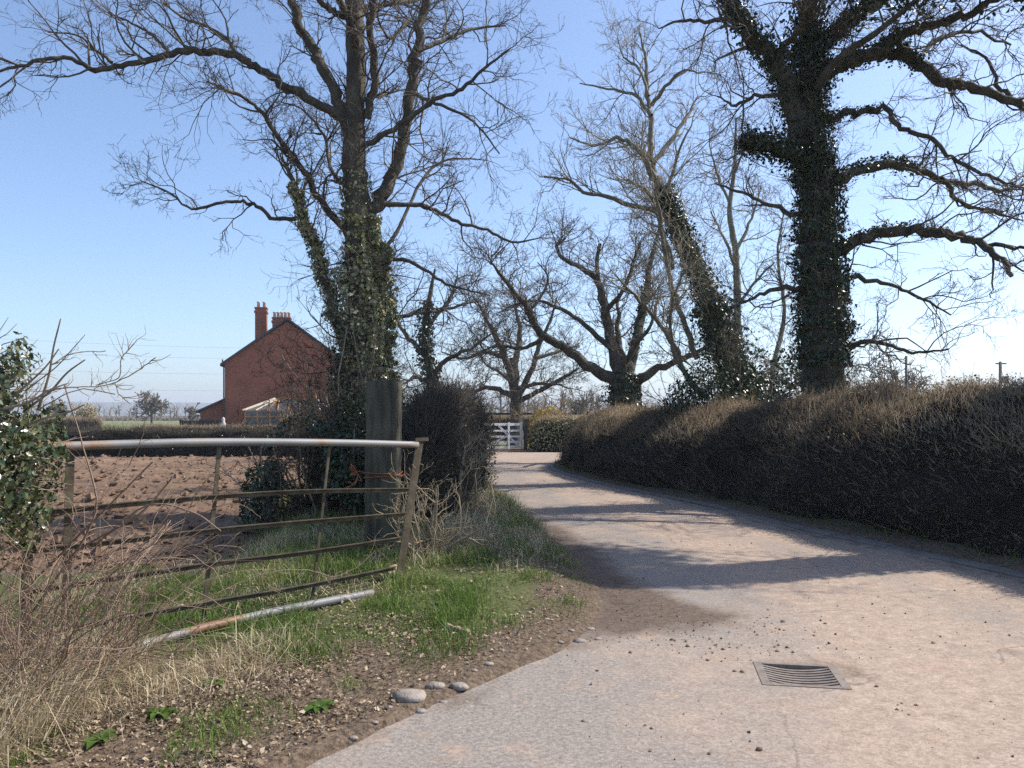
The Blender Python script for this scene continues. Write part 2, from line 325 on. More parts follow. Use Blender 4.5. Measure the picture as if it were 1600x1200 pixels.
# ------------------------------------------------------------------ the lie of the land
LE = np.array([(-2.6, -6), (-1.6, 1), (-1.25, 2.5), (-.87, 3.41), (-.5, 3.95), (-.14, 4.41), (.32, 5.07), (.62, 5.7), (.78, 6.5), (.76, 7.6), (.71, 8.5), (.5, 10.4), (0, 13.4), (-.33, 16.3), (-.6, 21), (-1.2, 26), (-3, 30), (-9, 31.3), (-30, 31.5)])
RE = np.array([(6.6, -6), (5.9, 1), (5.35, 4), (4.72, 7.35), (4.4, 8.5), (3.79, 10.5), (3.2, 13.4), (2.5, 15.6), (1.8, 18), (1.15, 21.5), (1.05, 23.5), (1.4, 26), (2.5, 29), (5, 31), (30, 31.5)])
XL = lambda y: np.interp(y, LE[:, 1], LE[:, 0]); XR = lambda y: np.interp(y, RE[:, 1], RE[:, 0])
def H(x, y):
    x = np.asarray(x, float); y = np.asarray(y, float)
    dl = XL(y)-x; dr = x-XR(y)
    far = sstep(29.5, 34, y)
    e = .05*(fbm(x*3, y*3, 3)-.47)
    h = -.035+.06*sstep(-.08, .12, dl+e*2)
    bank = np.exp(-((y-10.2)/2.7)**2)*.42
    h = h+bank*sstep(.0, .75, dl)*(1-.5*sstep(1.5, 2.5, dl))
    h = h+.12*sstep(-.02, .25, dr)+.2*sstep(.3, 1.4, dr)*(1-far)
    h = np.where((dl > 0) | (dr > 0), h+.05*(fbm(x*1.7, y*1.7, 9)-.45)*sstep(0, .3, np.maximum(dl, dr)), h)
    h = np.where(y > 30, h*(1-far)+far*(-.03+.06*sstep(33.0, 33.6, y)), h)
    h = h-.34*sstep(-2.5, -3.0, x)*sstep(7.3, 7.9, y)*sstep(47.4, 46.4, y)*sstep(-42.5, -41, x)
    h = h+.004*np.maximum(y-160, 0)*sstep(160, 900, y)*.35
    return h
def axis(lo, hi, fine_lo, fine_hi, st, g=1.16):
    a = list(np.arange(fine_lo, fine_hi, st)); s = st
    while a[-1] < hi: s *= g; a.append(a[-1]+s)
    s = st
    while a[0] > lo: s *= g; a.insert(0, a[0]-s)
    return np.array(a)
def sheet(xs, ys, hf):
    X, Y = np.meshgrid(xs, ys); V = np.stack([X, Y, hf(X, Y)], -1).reshape(-1, 3)
    nx, ny = len(xs), len(ys); i, j = np.meshgrid(np.arange(nx-1), np.arange(ny-1)); b = (j*nx+i).ravel()
    return V, np.stack([b, b+1, b+nx+1, b+nx], -1)
def set_attr(o, name, val):
    a = o.data.attributes.new(name, 'FLOAT', 'POINT'); a.data.foreach_set('value', np.asarray(val, np.float32))
mb = MB(); V, F = sheet(axis(-3500, 3500, -4, 7.5, .11), axis(-200, 3500, 2.4, 15, .11), H); mb.add(V, F)
ground = struct(mb.build('ground', M['ground']))
gx, gy = V[:, 0], V[:, 1]
def grassy(x, y):
    dl = XL(y)-x; dr = x-XR(y)
    g = sstep(.35, .8, dl)*(y > 5.2)+sstep(.1, .5, dl)*sstep(7, 9, y)+sstep(.2, .8, dr)*.8
    g = (g+sstep(-1.8, -2.4, x)*.5)*(1-sstep(-2.4, -2.8, x)*(y > 7.2))
    return np.clip(g, 0, 1)
set_attr(ground, 'grassy', grassy(gx, gy)*.75)
set_attr(ground, 'meadow', sstep(36, 40, gy))

# the lane: triangulated between its two ragged edges, with a hole for the drain
DR = np.array(W(1250, 1055, 4.63)[:2]); dax = np.array([.985, -.17]); day = np.array([.17, .985])   # drain centre and axes
dhw, dhd = .225, .2
hole = [tuple(DR+dax*i*dhw+day*j*dhd) for i, j in ((-1, -1), (1, -1), (1, 1), (-1, 1))]
rng = np.random.default_rng(11)
def resamp(P, st):
    out = [];
    for a, b in zip(P[:-1], P[1:]):
        n = max(1, int(np.linalg.norm(b-a)/st(.5*(a+b)))); out += [a+(b-a)*t for t in np.arange(n)/n]
    out.append(P[-1]); return np.array(out)
st = lambda p: .12 if p[1] < 14 else .5
Lp = resamp(LE, st); Rp = resamp(RE, st)
Lp[:, 0] += .08*(fbm(Lp[:, 1]*2.5, Lp[:, 1]*0, 4)-.45)-.1
top = np.array([(30, 33.3), (3, 33), (-9, 33.2), (-30, 33.5)])
outer = np.vstack([Lp[:-1], top[::-1], Rp[::-1][1:]])
pts = [tuple(p) for p in outer]+hole; no = len(outer)
edges = [(i, (i+1) % no) for i in range(no)]+[(no+i, no+(i+1) % 4) for i in range(4)]
ii = []
for st_, y0, y1 in ((.16, -5, 14), (.6, 14, 34)):
    X, Y = np.meshgrid(np.arange(-9, 9, st_), np.arange(y0, y1, st_)); X = X.ravel()+rng.uniform(-.3, .3, X.size)*st_; Y = Y.ravel()+rng.uniform(-.3, .3, Y.size)*st_
    k = inpoly(X, Y, outer) & (X > XL(Y)+.05) & (X < XR(Y)-.03) & (np.hypot(X-DR[0], Y-DR[1]) > .33); ii += list(zip(X[k], Y[k]))
pts += ii
res = geometry.delaunay_2d_cdt([Vector(p) for p in pts], edges, [], 0, 1e-5)
RV = np.array([tuple(v) for v in res[0]]); RF = np.array(res[2]); cc = RV[RF].mean(1)
RF = RF[inpoly(cc[:, 0], cc[:, 1], outer) & ~inpoly(cc[:, 0], cc[:, 1], hole)]
ra = RV[RF]; sg = (ra[:, 1, 0]-ra[:, 0, 0])*(ra[:, 2, 1]-ra[:, 0, 1])-(ra[:, 1, 1]-ra[:, 0, 1])*(ra[:, 2, 0]-ra[:, 0, 0]); RF[sg < 0] = RF[sg < 0][:, ::-1]
def HR(x, y): return .012*(vnoise(x*.9, y*.9, 21)-.5)*sstep(.4, .8, np.hypot(x-DR[0], y-DR[1]))
mb = MB(); mb.add(np.column_stack([RV, HR(RV[:, 0], RV[:, 1])]), RF); road = struct(mb.build('road', M['road']))
rx, ry = RV[:, 0], RV[:, 1]; dl = rx-XL(ry); drr = XR(ry)-rx
lat = dl/np.maximum(dl+drr, .1); track = np.exp(-((lat-.3)/.07)**2)+np.exp(-((lat-.68)/.07)**2)
set_attr(road, 'dust', -.22*track+.3+.35*sstep(.4, 1.6, dl)-.25*np.exp(-((rx-.2)/.8)**2-((ry-3.6)/.9)**2))
set_attr(road, 'mud', .55*np.exp(-((rx-1.05)/.62)**2-((ry-6.2)/.75)**2)+.5*np.exp(-((dl-.1)/.4)**2)*sstep(5, 6, ry)*sstep(15, 9, ry)+.42*np.exp(-(dl/.16)**2)+.5*np.exp(-((drr-.12)/.14)**2)+.5*np.exp(-((rx-DR[0]-.3)/.14)**2-((ry-DR[1]-.05)/.25)**2)+.42*np.exp(-((rx-DR[0])/.3)**2-((ry-DR[1]-.27)/.1)**2)  # strip along the kerb paints mud and the shadow line there as one tone
    +sum(a_*np.exp(-((rx-G(px_, py_)[0])/wx_)**2-((ry-G(px_, py_)[1])/wy_)**2) for px_, py_, wx_, wy_, a_ in ((1560, 1020, .35, .12, .4), (1590, 1090, .3, .1, .38), (1485, 932, .3, .12, .45), (1300, 1155, .14, .05, .36), (1080, 1150, .12, .04, .3), (1400, 1000, .25, .3, .22), (1100, 960, .5, .3, .3), (1230, 990, .6, .12, .25))))
# kerb: a row of concrete edging stones along the far side
kp = catmull(RE[1:12], 14); seg = np.r_[0, np.cumsum(np.linalg.norm(np.diff(kp, axis=0), axis=1))]
kerb = bpy.data.objects.new('kerb', None); sc.collection.objects.link(kerb); kerb['kind'] = 'structure'
kat = lambda s: np.array([np.interp(s, seg, kp[:, 0]), np.interp(s, seg, kp[:, 1])])
for i in range(int(seg[-1]/.915)):
    a, b = kat(i*.915+.006), kat((i+1)*.915-.006)
    mb = MB(); t = (b-a)/np.linalg.norm(b-a); n = np.array([t[1], -t[0]]); n = n if n[0] > 0 else -n
    z = .022+.012*rng.random()
    prof = [(0, -.1), (0, z-.02), (.03, z), (.16, z+.008), (.16, -.1)]
    VV = [np.r_[p+n*o, zz] for p in (a, b) for o, zz in prof]
    mb.add(np.array(VV), [[0, 1, 6, 5], [1, 2, 7, 6], [2, 3, 8, 7], [3, 4, 9, 8]]); mb.f3.append(np.array([[0, 2, 1], [0, 3, 2], [0, 4, 3], [5, 6, 7], [5, 7, 8], [5, 8, 9]]))
    mb.build('kerb_stone', M['concrete'], kerb, smooth=False)

# the ploughed field with its clods
def HF(x, y):
    fur = np.sin((y+.12*x)*2*math.pi/.95+1.5*vnoise(x*.4, y*.4, 5))
    ed = sstep(7.3, 8.6, y)*sstep(-2.5, -3.4, x)
    return -.2+ed*(.17+.06*fur+.1*(fbm(x*1.6, y*1.6, 31)-.4)+.05*(vnoise(x*5, y*5, 8)-.5))
mb = MB(); V, F = sheet(axis(-42, -2.5, -14, -2.5, .13, 1.06), axis(7.3, 47, 7.3, 20, .13, 1.03), HF); mb.add(V, F, fbm(V[:, 0]*.8, V[:, 1]*.8, 77))
struct(mb.build('ploughed_field', M['field']))
n = 10000; u = rng.random(n)**1.7; y = 7.7+u*39; x = -2.9-rng.random(n)*(y*.62); k = x > -42; x, y = x[k], y[k]
r = rng.gamma(1.6, .015, len(x)).clip(.008, .1)*(1+.02*y)
mb = MB(); lumps(mb, np.column_stack([x, y, HF(x, y)+r*.3]), r, rng)
stuff(tag(mb.build('soil_clods', M['field'], smooth=False), 'brown clods of turned soil across the ploughed field', 'soil', kind='stuff'))
mb = MB(); a = np.linspace(-.9, .9, 60); V = []
for q in a:
    X = 2200*math.sin(q); Y = 2200*math.cos(q); hgt = 18+26*float(fbm(np.array(q*5+3), np.array(.5), 6)); V += [(X, Y, -5), (X*1.03, Y*1.03, hgt+4), (X*1.3, Y*1.3, hgt*.8)]
V = np.array(V); ix = np.arange(59)*3
mb.add(V, np.vstack([np.stack([ix, ix+1, ix+4, ix+3], -1), np.stack([ix+1, ix+2, ix+5, ix+4], -1)])); struct(mb.build('hills', M['hill']))

# ------------------------------------------------------------------ trees
def grow(rng, p, d, L, r0, r1, Sn, wob, trop):
    pts = np.empty((len(p), Sn+1, 3)); pts[:, 0] = p; stp = (L/Sn)[:, None]
    for i in range(Sn):
        d = d+wob*rng.normal(size=d.shape); d[:, 2] += trop; d = norm(d); p = p+d*stp; pts[:, i+1] = p
    t = np.linspace(0, 1, Sn+1)
    return pts, r0[:, None]*(1-t)+r1[:, None]*t
def kids(rng, pts, rad, m, t0, a0, a1, keep=.85):
    N, S1, _ = pts.shape; t = rng.uniform(t0, 1, (N, m)); t[:, 0] = .97; t = t.ravel(); b = np.repeat(np.arange(N), m)
    k = rng.random(len(t)) < keep; t, b = t[k], b[k]
    f = t*(S1-1)*.9999; i = f.astype(int); f = (f-i)[:, None]
    pos = pts[b, i]*(1-f)+pts[b, i+1]*f; tan = norm(pts[b, i+1]-pts[b, i]); r = rad[b, i]*(1-f[:, 0])+rad[b, i+1]*f[:, 0]
    pr = norm(np.cross(tan, rng.normal(size=tan.shape))); an = rng.uniform(a0, a1, len(t))[:, None]
    return pos, norm(np.cos(an)*tan+np.sin(an)*pr), r, b, t
def twigs(mb, rng, pos, tan, rad, n, L1, mult=(5, 5, 3), lf=(.6, .55, .5), rmin=.0026, wob=.28, trop=.05, wt=None, ang=(.5, 1.2), r1max=.022):
    """n first-order branches from the given limb points, then three finer orders"""
    if n < 1: return
    wt = np.ones(len(pos)) if wt is None else wt
    i = rng.choice(len(pos), n, p=wt/wt.sum()); p, t, r = pos[i], tan[i], rad[i]
    pr = norm(np.cross(t, rng.normal(size=t.shape))); pr[:, 2] += .15; an = rng.uniform(*ang, n)[:, None]
    d = norm(np.cos(an)*t+np.sin(an)*pr); L = rng.uniform(L1[0], L1[1], n)
    r0 = np.minimum(np.minimum(r*.55, .006+L*.013), r1max).clip(rmin*1.3)
    pts, rd = grow(rng, p, d, L, r0, np.maximum(r0*.35, rmin), 6, wob, trop); tubes(mb, pts, rd, 4)
    Lp = L
    for lv, m in enumerate(mult):
        p, d, r, b, tt = kids(rng, pts, rd, m, .15, .45, 1.15)
        L = Lp[b]*lf[lv]*rng.uniform(.55, 1.25, len(b))*(1.15-.45*tt); r0 = np.maximum(r*.7, rmin)
        if lv == len(mult)-1:
            spikes(mb, p, p+d*L[:, None], r0*1.05, np.full(len(p), .5)); break
        Sn = 4 if lv == 0 else 2
        pts, rd = grow(rng, p, d, L, r0, np.maximum(r0*.5, rmin*.8), Sn, wob, trop); tubes(mb, pts, rd, 3); Lp = L
class Limb:
    def __init__(s, pts, rad):
        s.p = pts; s.r = rad; t = np.empty_like(pts); t[1:-1] = pts[2:]-pts[:-2]; t[0] = pts[1]-pts[0]; t[-1] = pts[-1]-pts[-2]; s.t = norm(t)
        s.len = np.linalg.norm(np.diff(pts, axis=0), axis=1).sum()
def trace(rng, pp, d0, dd, kink=.3):
    """limb traced as (px,py,half width px), starting at depth d0 and ending dd deeper"""
    pp = np.array(pp, float); s = np.r_[0, np.cumsum(np.linalg.norm(np.diff(pp[:, :2], axis=0), axis=1))]; s = s/s[-1]
    d = d0+dd*s**1.2; P3 = np.array([W(a[0], a[1], q) for a, q in zip(pp, d)]); R = pp[:, 2]/FPX*d
    Q = catmull(np.column_stack([P3, R]), 5); r = Q[:, 3].clip(.004)
    j = rng.normal(size=(len(Q), 3))*np.minimum(r[:, None]*kink, .028); j[0] = 0
    return Limb(Q[:, :3]+j, r)
def sprout(rng, L0, f, direction, length, r0, n=9, wob=.22, trop=.06):
    i = min(int(f*(len(L0.p)-1)), len(L0.p)-1)
    pts, rd = grow(rng, L0.p[i][None], norm(np.array([direction], float)), np.array([length]), np.array([min(r0, L0.r[i]*.8)]), np.array([.008]), n, wob, trop)
    Q = catmull(np.column_stack([pts[0], rd[0]]), 3); return Limb(Q[:, :3], Q[:, 3].clip(.006))
def ivy_on(mb, rng, L, n, size, f0=0, f1=1, thick=.12, side=None):
    i = rng.integers(int(f0*(len(L.p)-1)), max(int(f1*(len(L.p)-1)), 1), n); f = rng.random((n, 1))
    p = L.p[i]*(1-f)+L.p[np.minimum(i+1, len(L.p)-1)]*f; nr = rng.normal(size=(n, 3))
    if side is not None: nr = nr+np.array(side)
    nr = norm(nr-(nr*L.t[i]).sum(1, keepdims=True)*L.t[i])
    cl = vnoise(p[:, 2]*2.1+3.7*nr[:, 0], nr[:, 1]*4.3-p[:, 2]*1.3, 44)
    off = L.r[i]*1.02+thick*(cl**1.5)*1.6*rng.random(n)**.6+.01
    leaves(mb, p+nr*off[:, None], nr, size*rng.uniform(.6, 1.3, n), rng)
def bole(mb, L, k, rng, rough=.16, flare=.5, cap=False):
    r = L.r.copy(); z = L.p[:, 2]-L.p[0, 2]; r = r*(1+flare*np.exp(-z/.35)*(z < 3)); tubes(mb, L.p, r, k, rough=rough, rng=rng, cap=cap)
def tree(name, label, base_d, trunk, limbs, seed, tw, rs=(1, 1), bark='bark', twig='twig', extra=(), ivy=(), ivym='ivy', epi=(), group=None, tmul=(5, 5, 3), rmin=.0026, wob=.28, kink=.35, trop=.05, cat='tree', tdd=0):
    rng = np.random.default_rng(seed)
    trunk = [(a, b, c*rs[0]) for a, b, c in trunk]; limbs = [([(a, b, c*rs[1]) for a, b, c in pp], dd) for pp, dd in limbs]
    T = trace(rng, trunk, base_d, tdd, .06)
    zb = float(H(T.p[0, 0], T.p[0, 1])); T.p[0, 2] = zb-.15
    root = thing(name, label, cat, (T.p[0, 0], T.p[0, 1], zb), group)
    mb = MB(); bole(mb, T, 16, rng); mb.build('trunk', M[bark], root)
    LS = []
    for pp, dd in limbs:
        # start each limb at the depth the trunk has there
        L = trace(rng, pp, base_d+tdd*.3, dd, kink); LS.append(L); mb = MB(); tubes(mb, L.p, L.r, 8, rough=.22, rng=rng); mb.build('limb', M[bark], root)
    for f, dr, ln, r0 in extra:
        L = sprout(rng, T, f, dr, ln, r0); LS.append(L); mb = MB(); tubes(mb, L.p, L.r, 7, rough=.2, rng=rng); mb.build('limb', M[bark], root)
    mb = MB(); dens, L1 = tw
    pos = np.concatenate([l.p for l in LS]); tan = np.concatenate([l.t for l in LS]); rad = np.concatenate([l.r for l in LS])
    wt = np.concatenate([np.full(len(l.p), l.len/len(l.p))*(.35+np.linspace(0, 1, len(l.p))) for l in LS])
    up = np.where(pos[:, 2] > EYE+(YH+250)/FPX*pos[:, 1], .3, 1.); wt = wt*up
    tot = sum(l.len for l in LS); twigs(mb, rng, pos, tan, rad, int(tot*dens*up.mean()), L1, tmul, rmin=rmin, wob=wob, wt=wt, trop=trop)
    for f0, f1, n, l1, m2 in epi:
        a, b = int(f0*len(T.p)), int(f1*len(T.p)); twigs(mb, rng, T.p[a:b], T.t[a:b], T.r[a:b]*.3, n, l1, m2, rmin=rmin, wob=.22, trop=.02, ang=(.8, 1.5), r1max=.01)
    mb.build('crown', M[twig], root)
    if ivy:
        mb = MB()
        for w, f0, f1, n, sz, th, sd_ in ivy: ivy_on(mb, rng, T if w < 0 else LS[w], n, sz, f0, f1, th, sd_)
        stuff(mb.build('ivy', M[ivym], root))
    return root, T, LS, rng

# big oak by the gate post
A_l = [
 ([(545, 190, 11), (500, 165, 10), (440, 132, 9), (400, 105, 8.5), (365, 84, 8), (320, 80, 7.5), (270, 84, 7), (200, 100, 6), (150, 108, 5.5), (100, 90, 4.5), (50, 98, 4), (0, 110, 3), (-90, 125, 1.5)], -2.0),
 ([(370, 84, 5), (355, 62, 4), (325, 42, 3.5), (290, 30, 2.5), (255, 5, 1.5)], 1),
 ([(175, 98, 4), (150, 78, 3), (120, 55, 2), (75, 50, 1.5)], -.5),
 ([(265, 84, 4), (245, 60, 3.5), (215, 40, 2.5), (170, 20, 1.5)], .8),
 ([(545, 210, 13), (518, 130, 12), (492, 85, 11), (470, 40, 10), (455, 0, 9), (438, -70, 7), (405, -170, 4), (380, -260, 2)], 1.2),
 ([(552, 30, 8), (520, 16, 7), (498, 0, 6), (460, -40, 4), (420, -60, 2)], -1.0),
 ([(572, 185, 9), (585, 110, 8), (580, 40, 7), (588, -40, 6), (600, -160, 4), (610, -280, 2)], -1.3),
 ([(566, 352, 15), (592, 312, 14.5), (610, 280, 13.5), (628, 220, 12.5), (640, 150, 11.5), (650, 90, 10.5), (656, 40, 9.5), (670, -10, 8), (692, -90, 6), (705, -210, 3)], .8),
 ([(552, 235, 7), (605, 208, 6), (650, 178, 5), (682, 155, 4.5), (722, 138, 4), (760, 105, 3), (795, 78, 1.5)], -1.2),
 ([(545, 370, 8), (500, 312, 7.5), (470, 258, 6.5), (440, 222, 5.5), (415, 182, 4.5), (385, 155, 3.5), (350, 140, 2.6), (322, 126, 1.5)], -1),
 ([(548, 560, 13), (512, 450, 11), (488, 380, 9), (470, 332, 7), (458, 285, 4), (440, 245, 2)], -.6),
 ([(472, 338, 5), (430, 342, 4.5), (400, 322, 4), (375, 315, 3.6), (340, 318, 3.2), (300, 326, 2.6), (262, 300, 2), (222, 283, 1.2)], -.6),
 ([(596, 318, 6), (650, 320, 5), (682, 330, 4.5), (722, 350, 3.8), (762, 360, 3.2), (800, 378, 2.5), (845, 372, 1.3)], .8),
 ([(596, 405, 5), (640, 408, 4), (690, 440, 3), (722, 450, 2.4), (765, 462, 1.4)], -.8),
 ([(602, 500, 4.5), (650, 490, 3.6), (700, 482, 2.6), (748, 470, 1.4)], .7),
 ([(652, 80, 6), (700, 60, 4), (740, 45, 3), (790, 40, 1.5)], 1.2),
 ([(642, 145, 5), (690, 165, 3.5), (740, 190, 2.5), (780, 240, 1.4)], -.7),
 ([(565, 440, 5), (620, 360, 4), (660, 280, 3.2), (700, 250, 2.2), (760, 250, 1.2)], 1.6),
 ([(640, 30, 5), (610, 60, 3), (590, 20, 2), (620, -20, 1.2)], -1.6),
 ([(555, 300, 5), (520, 270, 4), (505, 210, 3), (470, 170, 2), (440, 160, 1.2)], 1.8),
]
A_x = [(.72, (.2, -1, .8), 3.2, .07), (.78, (.1, 1, .7), 3.4, .07), (.6, (-.3, 1, .6), 2.6, .05), (.85, (-.6, -.7, .9), 3, .05), (.9, (.6, .7, .9), 3, .05)]
treeA = tree('oak_tree', 'tall bare oak with ivy coloured as sunlit on its trunk behind the gate post', 12.5,
    [(575, 835, 36), (575, 760, 34), (575, 640, 33), (573, 560, 31), (569, 450, 28), (563, 380, 25), (557, 300, 22), (553, 240, 20), (555, 180, 17), (557, 100, 16), (553, 20, 15), (551, -80, 12), (553, -200, 8), (560, -330, 3)],
    A_l, 101, (5.6, (.4, 1.1)), rs=(.92, .74), tmul=(6, 5, 3), extra=A_x, epi=[(.05, .36, 170, (.5, 1.25), (5, 3, 2)), (.3, .6, 90, (.3, .8), (4, 3, 2))],
    ivy=[(-1, .05, .42, 10000, .07, .2, (1.8, -.5, 0)), (-1, .0, .35, 4500, .06, .26, (-.6, -.4, 0)), (10, 0, .8, 1800, .055, .07, None), (-1, .35, .5, 900, .05, .05, None)], ivym='ivy_sunlit')

# massive ivy-clad oak behind the right-hand hedge
B_l = [
 ([(1258, 235, 22), (1230, 140, 19), (1206, 88, 16), (1176, 56, 13.5), (1150, 20, 11), (1130, -20, 9), (1105, -100, 5), (1090, -180, 2)], -1.2),
 ([(1212, 95, 8), (1240, 60, 7), (1255, 30, 6), (1275, 0, 5), (1300, -60, 2)], -1.5),
 ([(1270, 85, 18), (1310, 45, 15.5), (1342, 20, 14.5), (1380, -2, 13), (1432, -45, 10), (1500, -105, 6), (1560, -150, 3)], 1.5),
 ([(1275, 112, 14), (1322, 98, 13), (1372, 78, 11.5), (1405, 55, 10.5), (1440, 45, 9), (1482, 35, 8.5), (1530, 14, 7.5), (1570, -6, 6), (1640, -40, 3)], -2.2),
 ([(1278, 118, 15), (1340, 92, 13), (1388, 84, 12), (1422, 90, 11.5), (1450, 110, 11.5), (1476, 130, 10.5), (1512, 136, 9.5), (1552, 148, 8.5), (1602, 165, 7), (1690, 180, 3)], -1.2),
 ([(1285, 190, 9), (1330, 176, 7), (1380, 174, 5.5), (1410, 200, 5), (1450, 214, 4.5), (1480, 240, 4), (1520, 265, 3.6), (1560, 282, 3), (1610, 296, 1.6)], -1.8),
 ([(1292, 300, 12), (1340, 266, 10), (1390, 258, 8.5), (1430, 264, 7), (1470, 278, 6.2), (1520, 290, 5.2), (1570, 296, 4), (1612, 284, 2)], 1.2),
 ([(1300, 405, 14), (1340, 376, 11.5), (1390, 361, 10.5), (1440, 362, 9.8), (1490, 370, 9), (1530, 380, 8), (1560, 400, 6), (1580, 432, 4)], -1.5),
 ([(1530, 380, 5), (1572, 385, 4), (1625, 392, 1.8)], -.6),
 ([(1262, 246, 13), (1212, 236, 12), (1180, 225, 9), (1160, 218, 5)], -.6),
 ([(1262, 340, 6), (1205, 322, 4), (1160, 300, 3), (1118, 288, 1.6)], 1.5),
 ([(1265, 455, 7), (1218, 450, 5), (1180, 466, 3), (1140, 480, 1.6)], -.8),
 ([(1310, 432, 6), (1380, 440, 4), (1430, 462, 3), (1485, 492, 1.6)], .8),
 ([(1305, 545, 6), (1370, 536, 4), (1425, 550, 3), (1482, 545, 1.6)], -1),
 ([(1600, 165, 6), (1560, 130, 4), (1540, 90, 3), (1500, 70, 1.5)], .6),
 ([(1470, 278, 5), (1500, 315, 4), (1540, 330, 3), (1600, 345, 1.5)], 1),
 ([(1262, 150, 8), (1190, 150, 4), (1150, 165, 3), (1120, 150, 1.5)], 1.5),
 ([(1430, 92, 6), (1470, 60, 4.5), (1520, 50, 3.5), (1580, 70, 2)], 1.6),
 ([(1150, 20, 6), (1110, 35, 4), (1070, 30, 3), (1030, 45, 1.4)], .6),
]
B_x = [(.6, (.2, -1, .5), 3.2, .09), (.7, (-.2, 1, .6), 3.8, .1), (.8, (.5, -.9, .8), 3.5, .09), (.55, (.4, 1, .3), 3, .07)]
treeB = tree('oak_tree', 'massive dark oak wrapped in ivy behind the long roadside hedge', 14.2,
    [(1291, 790, 46), (1290, 640, 42), (1288, 560, 40), (1285, 480, 38), (1281, 400, 35), (1278, 320, 30), (1271, 240, 26), (1266, 170, 23), (1265, 100, 20), (1262, 40, 17), (1260, -60, 13), (1266, -200, 7), (1270, -300, 2)],
    B_l, 202, (4.5, (.45, 1.3)), rs=(.8, .8), tmul=(6, 5, 3), kink=.55, extra=B_x, epi=[(.12, .6, 170, (.4, 1.1), (4, 3, 2))],
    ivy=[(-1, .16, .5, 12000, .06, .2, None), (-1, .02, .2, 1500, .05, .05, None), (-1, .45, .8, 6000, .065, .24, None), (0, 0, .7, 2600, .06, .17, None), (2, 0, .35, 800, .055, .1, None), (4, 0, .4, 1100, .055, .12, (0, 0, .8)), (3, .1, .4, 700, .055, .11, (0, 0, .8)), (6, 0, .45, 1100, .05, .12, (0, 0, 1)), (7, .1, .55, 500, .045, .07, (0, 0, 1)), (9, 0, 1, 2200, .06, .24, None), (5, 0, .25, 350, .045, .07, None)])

# leaning ivy-clad ash
C_l = [
 ([(1040, 305, 10), (1022, 275, 8), (1016, 240, 6), (1018, 190, 5), (1012, 140, 4), (1008, 95, 3), (1000, 50, 1.4)], .5),
 ([(1022, 280, 6), (1005, 245, 4.5), (985, 222, 4), (958, 216, 3.4), (930, 228, 2.2), (890, 215, 1.3)], -1.2),
 ([(1062, 350, 7), (1030, 330, 5), (990, 322, 4.5), (950, 308, 4), (912, 300, 3.2), (890, 282, 2.4), (850, 275, 1.3)], -.8),
 ([(1018, 180, 4), (995, 150, 3), (960, 140, 2.2), (905, 130, 1.2)], 1),
 ([(1018, 165, 4), (1045, 130, 3), (1070, 110, 2.2), (1095, 115, 1.2)], -1),
 ([(1014, 150, 3), (1000, 110, 2.4), (975, 90, 1.6), (965, 60, 1)], .8),
 ([(1020, 255, 5), (1050, 215, 4), (1075, 180, 3), (1090, 150, 1.4)], 1),
 ([(1050, 420, 5), (1032, 350, 4), (1012, 300, 3), (975, 280, 1.5)], -1.4),
 ([(1090, 560, 6), (1060, 480, 5), (1040, 400, 4), (1030, 330, 3), (1020, 290, 1.4)], -1.6),
 ([(1080, 600, 5), (1040, 520, 4), (1000, 470, 3), (960, 430, 1.4)], -1.8),
 ([(1100, 620, 5), (1055, 560, 4), (1050, 480, 3), (1070, 420, 1.5)], -2),
]
treeC = tree('ash_tree', 'leaning ash with a thick ivy sleeve and pale upright twigs', 18.5,
    [(1168, 745, 36), (1160, 640, 34), (1140, 560, 30), (1112, 475, 25), (1082, 405, 20), (1060, 350, 14), (1040, 305, 10), (1025, 280, 7)],
    C_l, 303, (5.2, (.5, 1.2)), rs=(.62, .85), bark='bark_grey', twig='twig_pale', rmin=.0035, trop=.1, wob=.18,
    ivy=[(-1, .3, .92, 4500, .075, .2, None), (-1, .0, .45, 6500, .08, .42, None)], epi=[(.1, .9, 130, (.5, 1.5), (4, 3, 2))],
    extra=[(.8, (-.2, -1, 1), 2.5, .05), (.9, (.2, 1, 1.2), 2.5, .05)])

# stag-headed pollard oak at the bend
D_l = [
 ([(972, 600, 17), (925, 575, 13), (885, 545, 11), (852, 526, 9.5), (835, 508, 8.5), (820, 475, 7), (795, 445, 5), (772, 415, 3), (760, 395, 1.5)], -1.5),
 ([(970, 590, 16), (956, 535, 13), (945, 485, 11), (935, 442, 8), (912, 420, 6), (882, 406, 4.5), (870, 385, 3.6), (884, 372, 1.6)], 1),
 ([(938, 450, 6), (933, 412, 5), (938, 380, 4)], -.4),
 ([(980, 590, 14), (1000, 505, 11), (1010, 455, 8), (1018, 405, 6), (1032, 350, 3), (1040, 310, 1.4)], 1.4),
 ([(985, 600, 13), (1030, 576, 9), (1070, 560, 7), (1105, 540, 4), (1130, 500, 2)], -1),
 ([(945, 490, 6), (975, 450, 5), (990, 410, 4), (1000, 380, 1.6)], -1.4),
 ([(852, 528, 6), (815, 545, 4), (780, 540, 3), (745, 552, 1.5)], -1),
 ([(955, 545, 7), (905, 500, 5), (870, 480, 4), (835, 470, 3), (800, 480, 1.5)], 1.6),
 ([(825, 490, 4), (850, 455, 3), (855, 430, 2), (840, 410, 1.2)], 1),
]
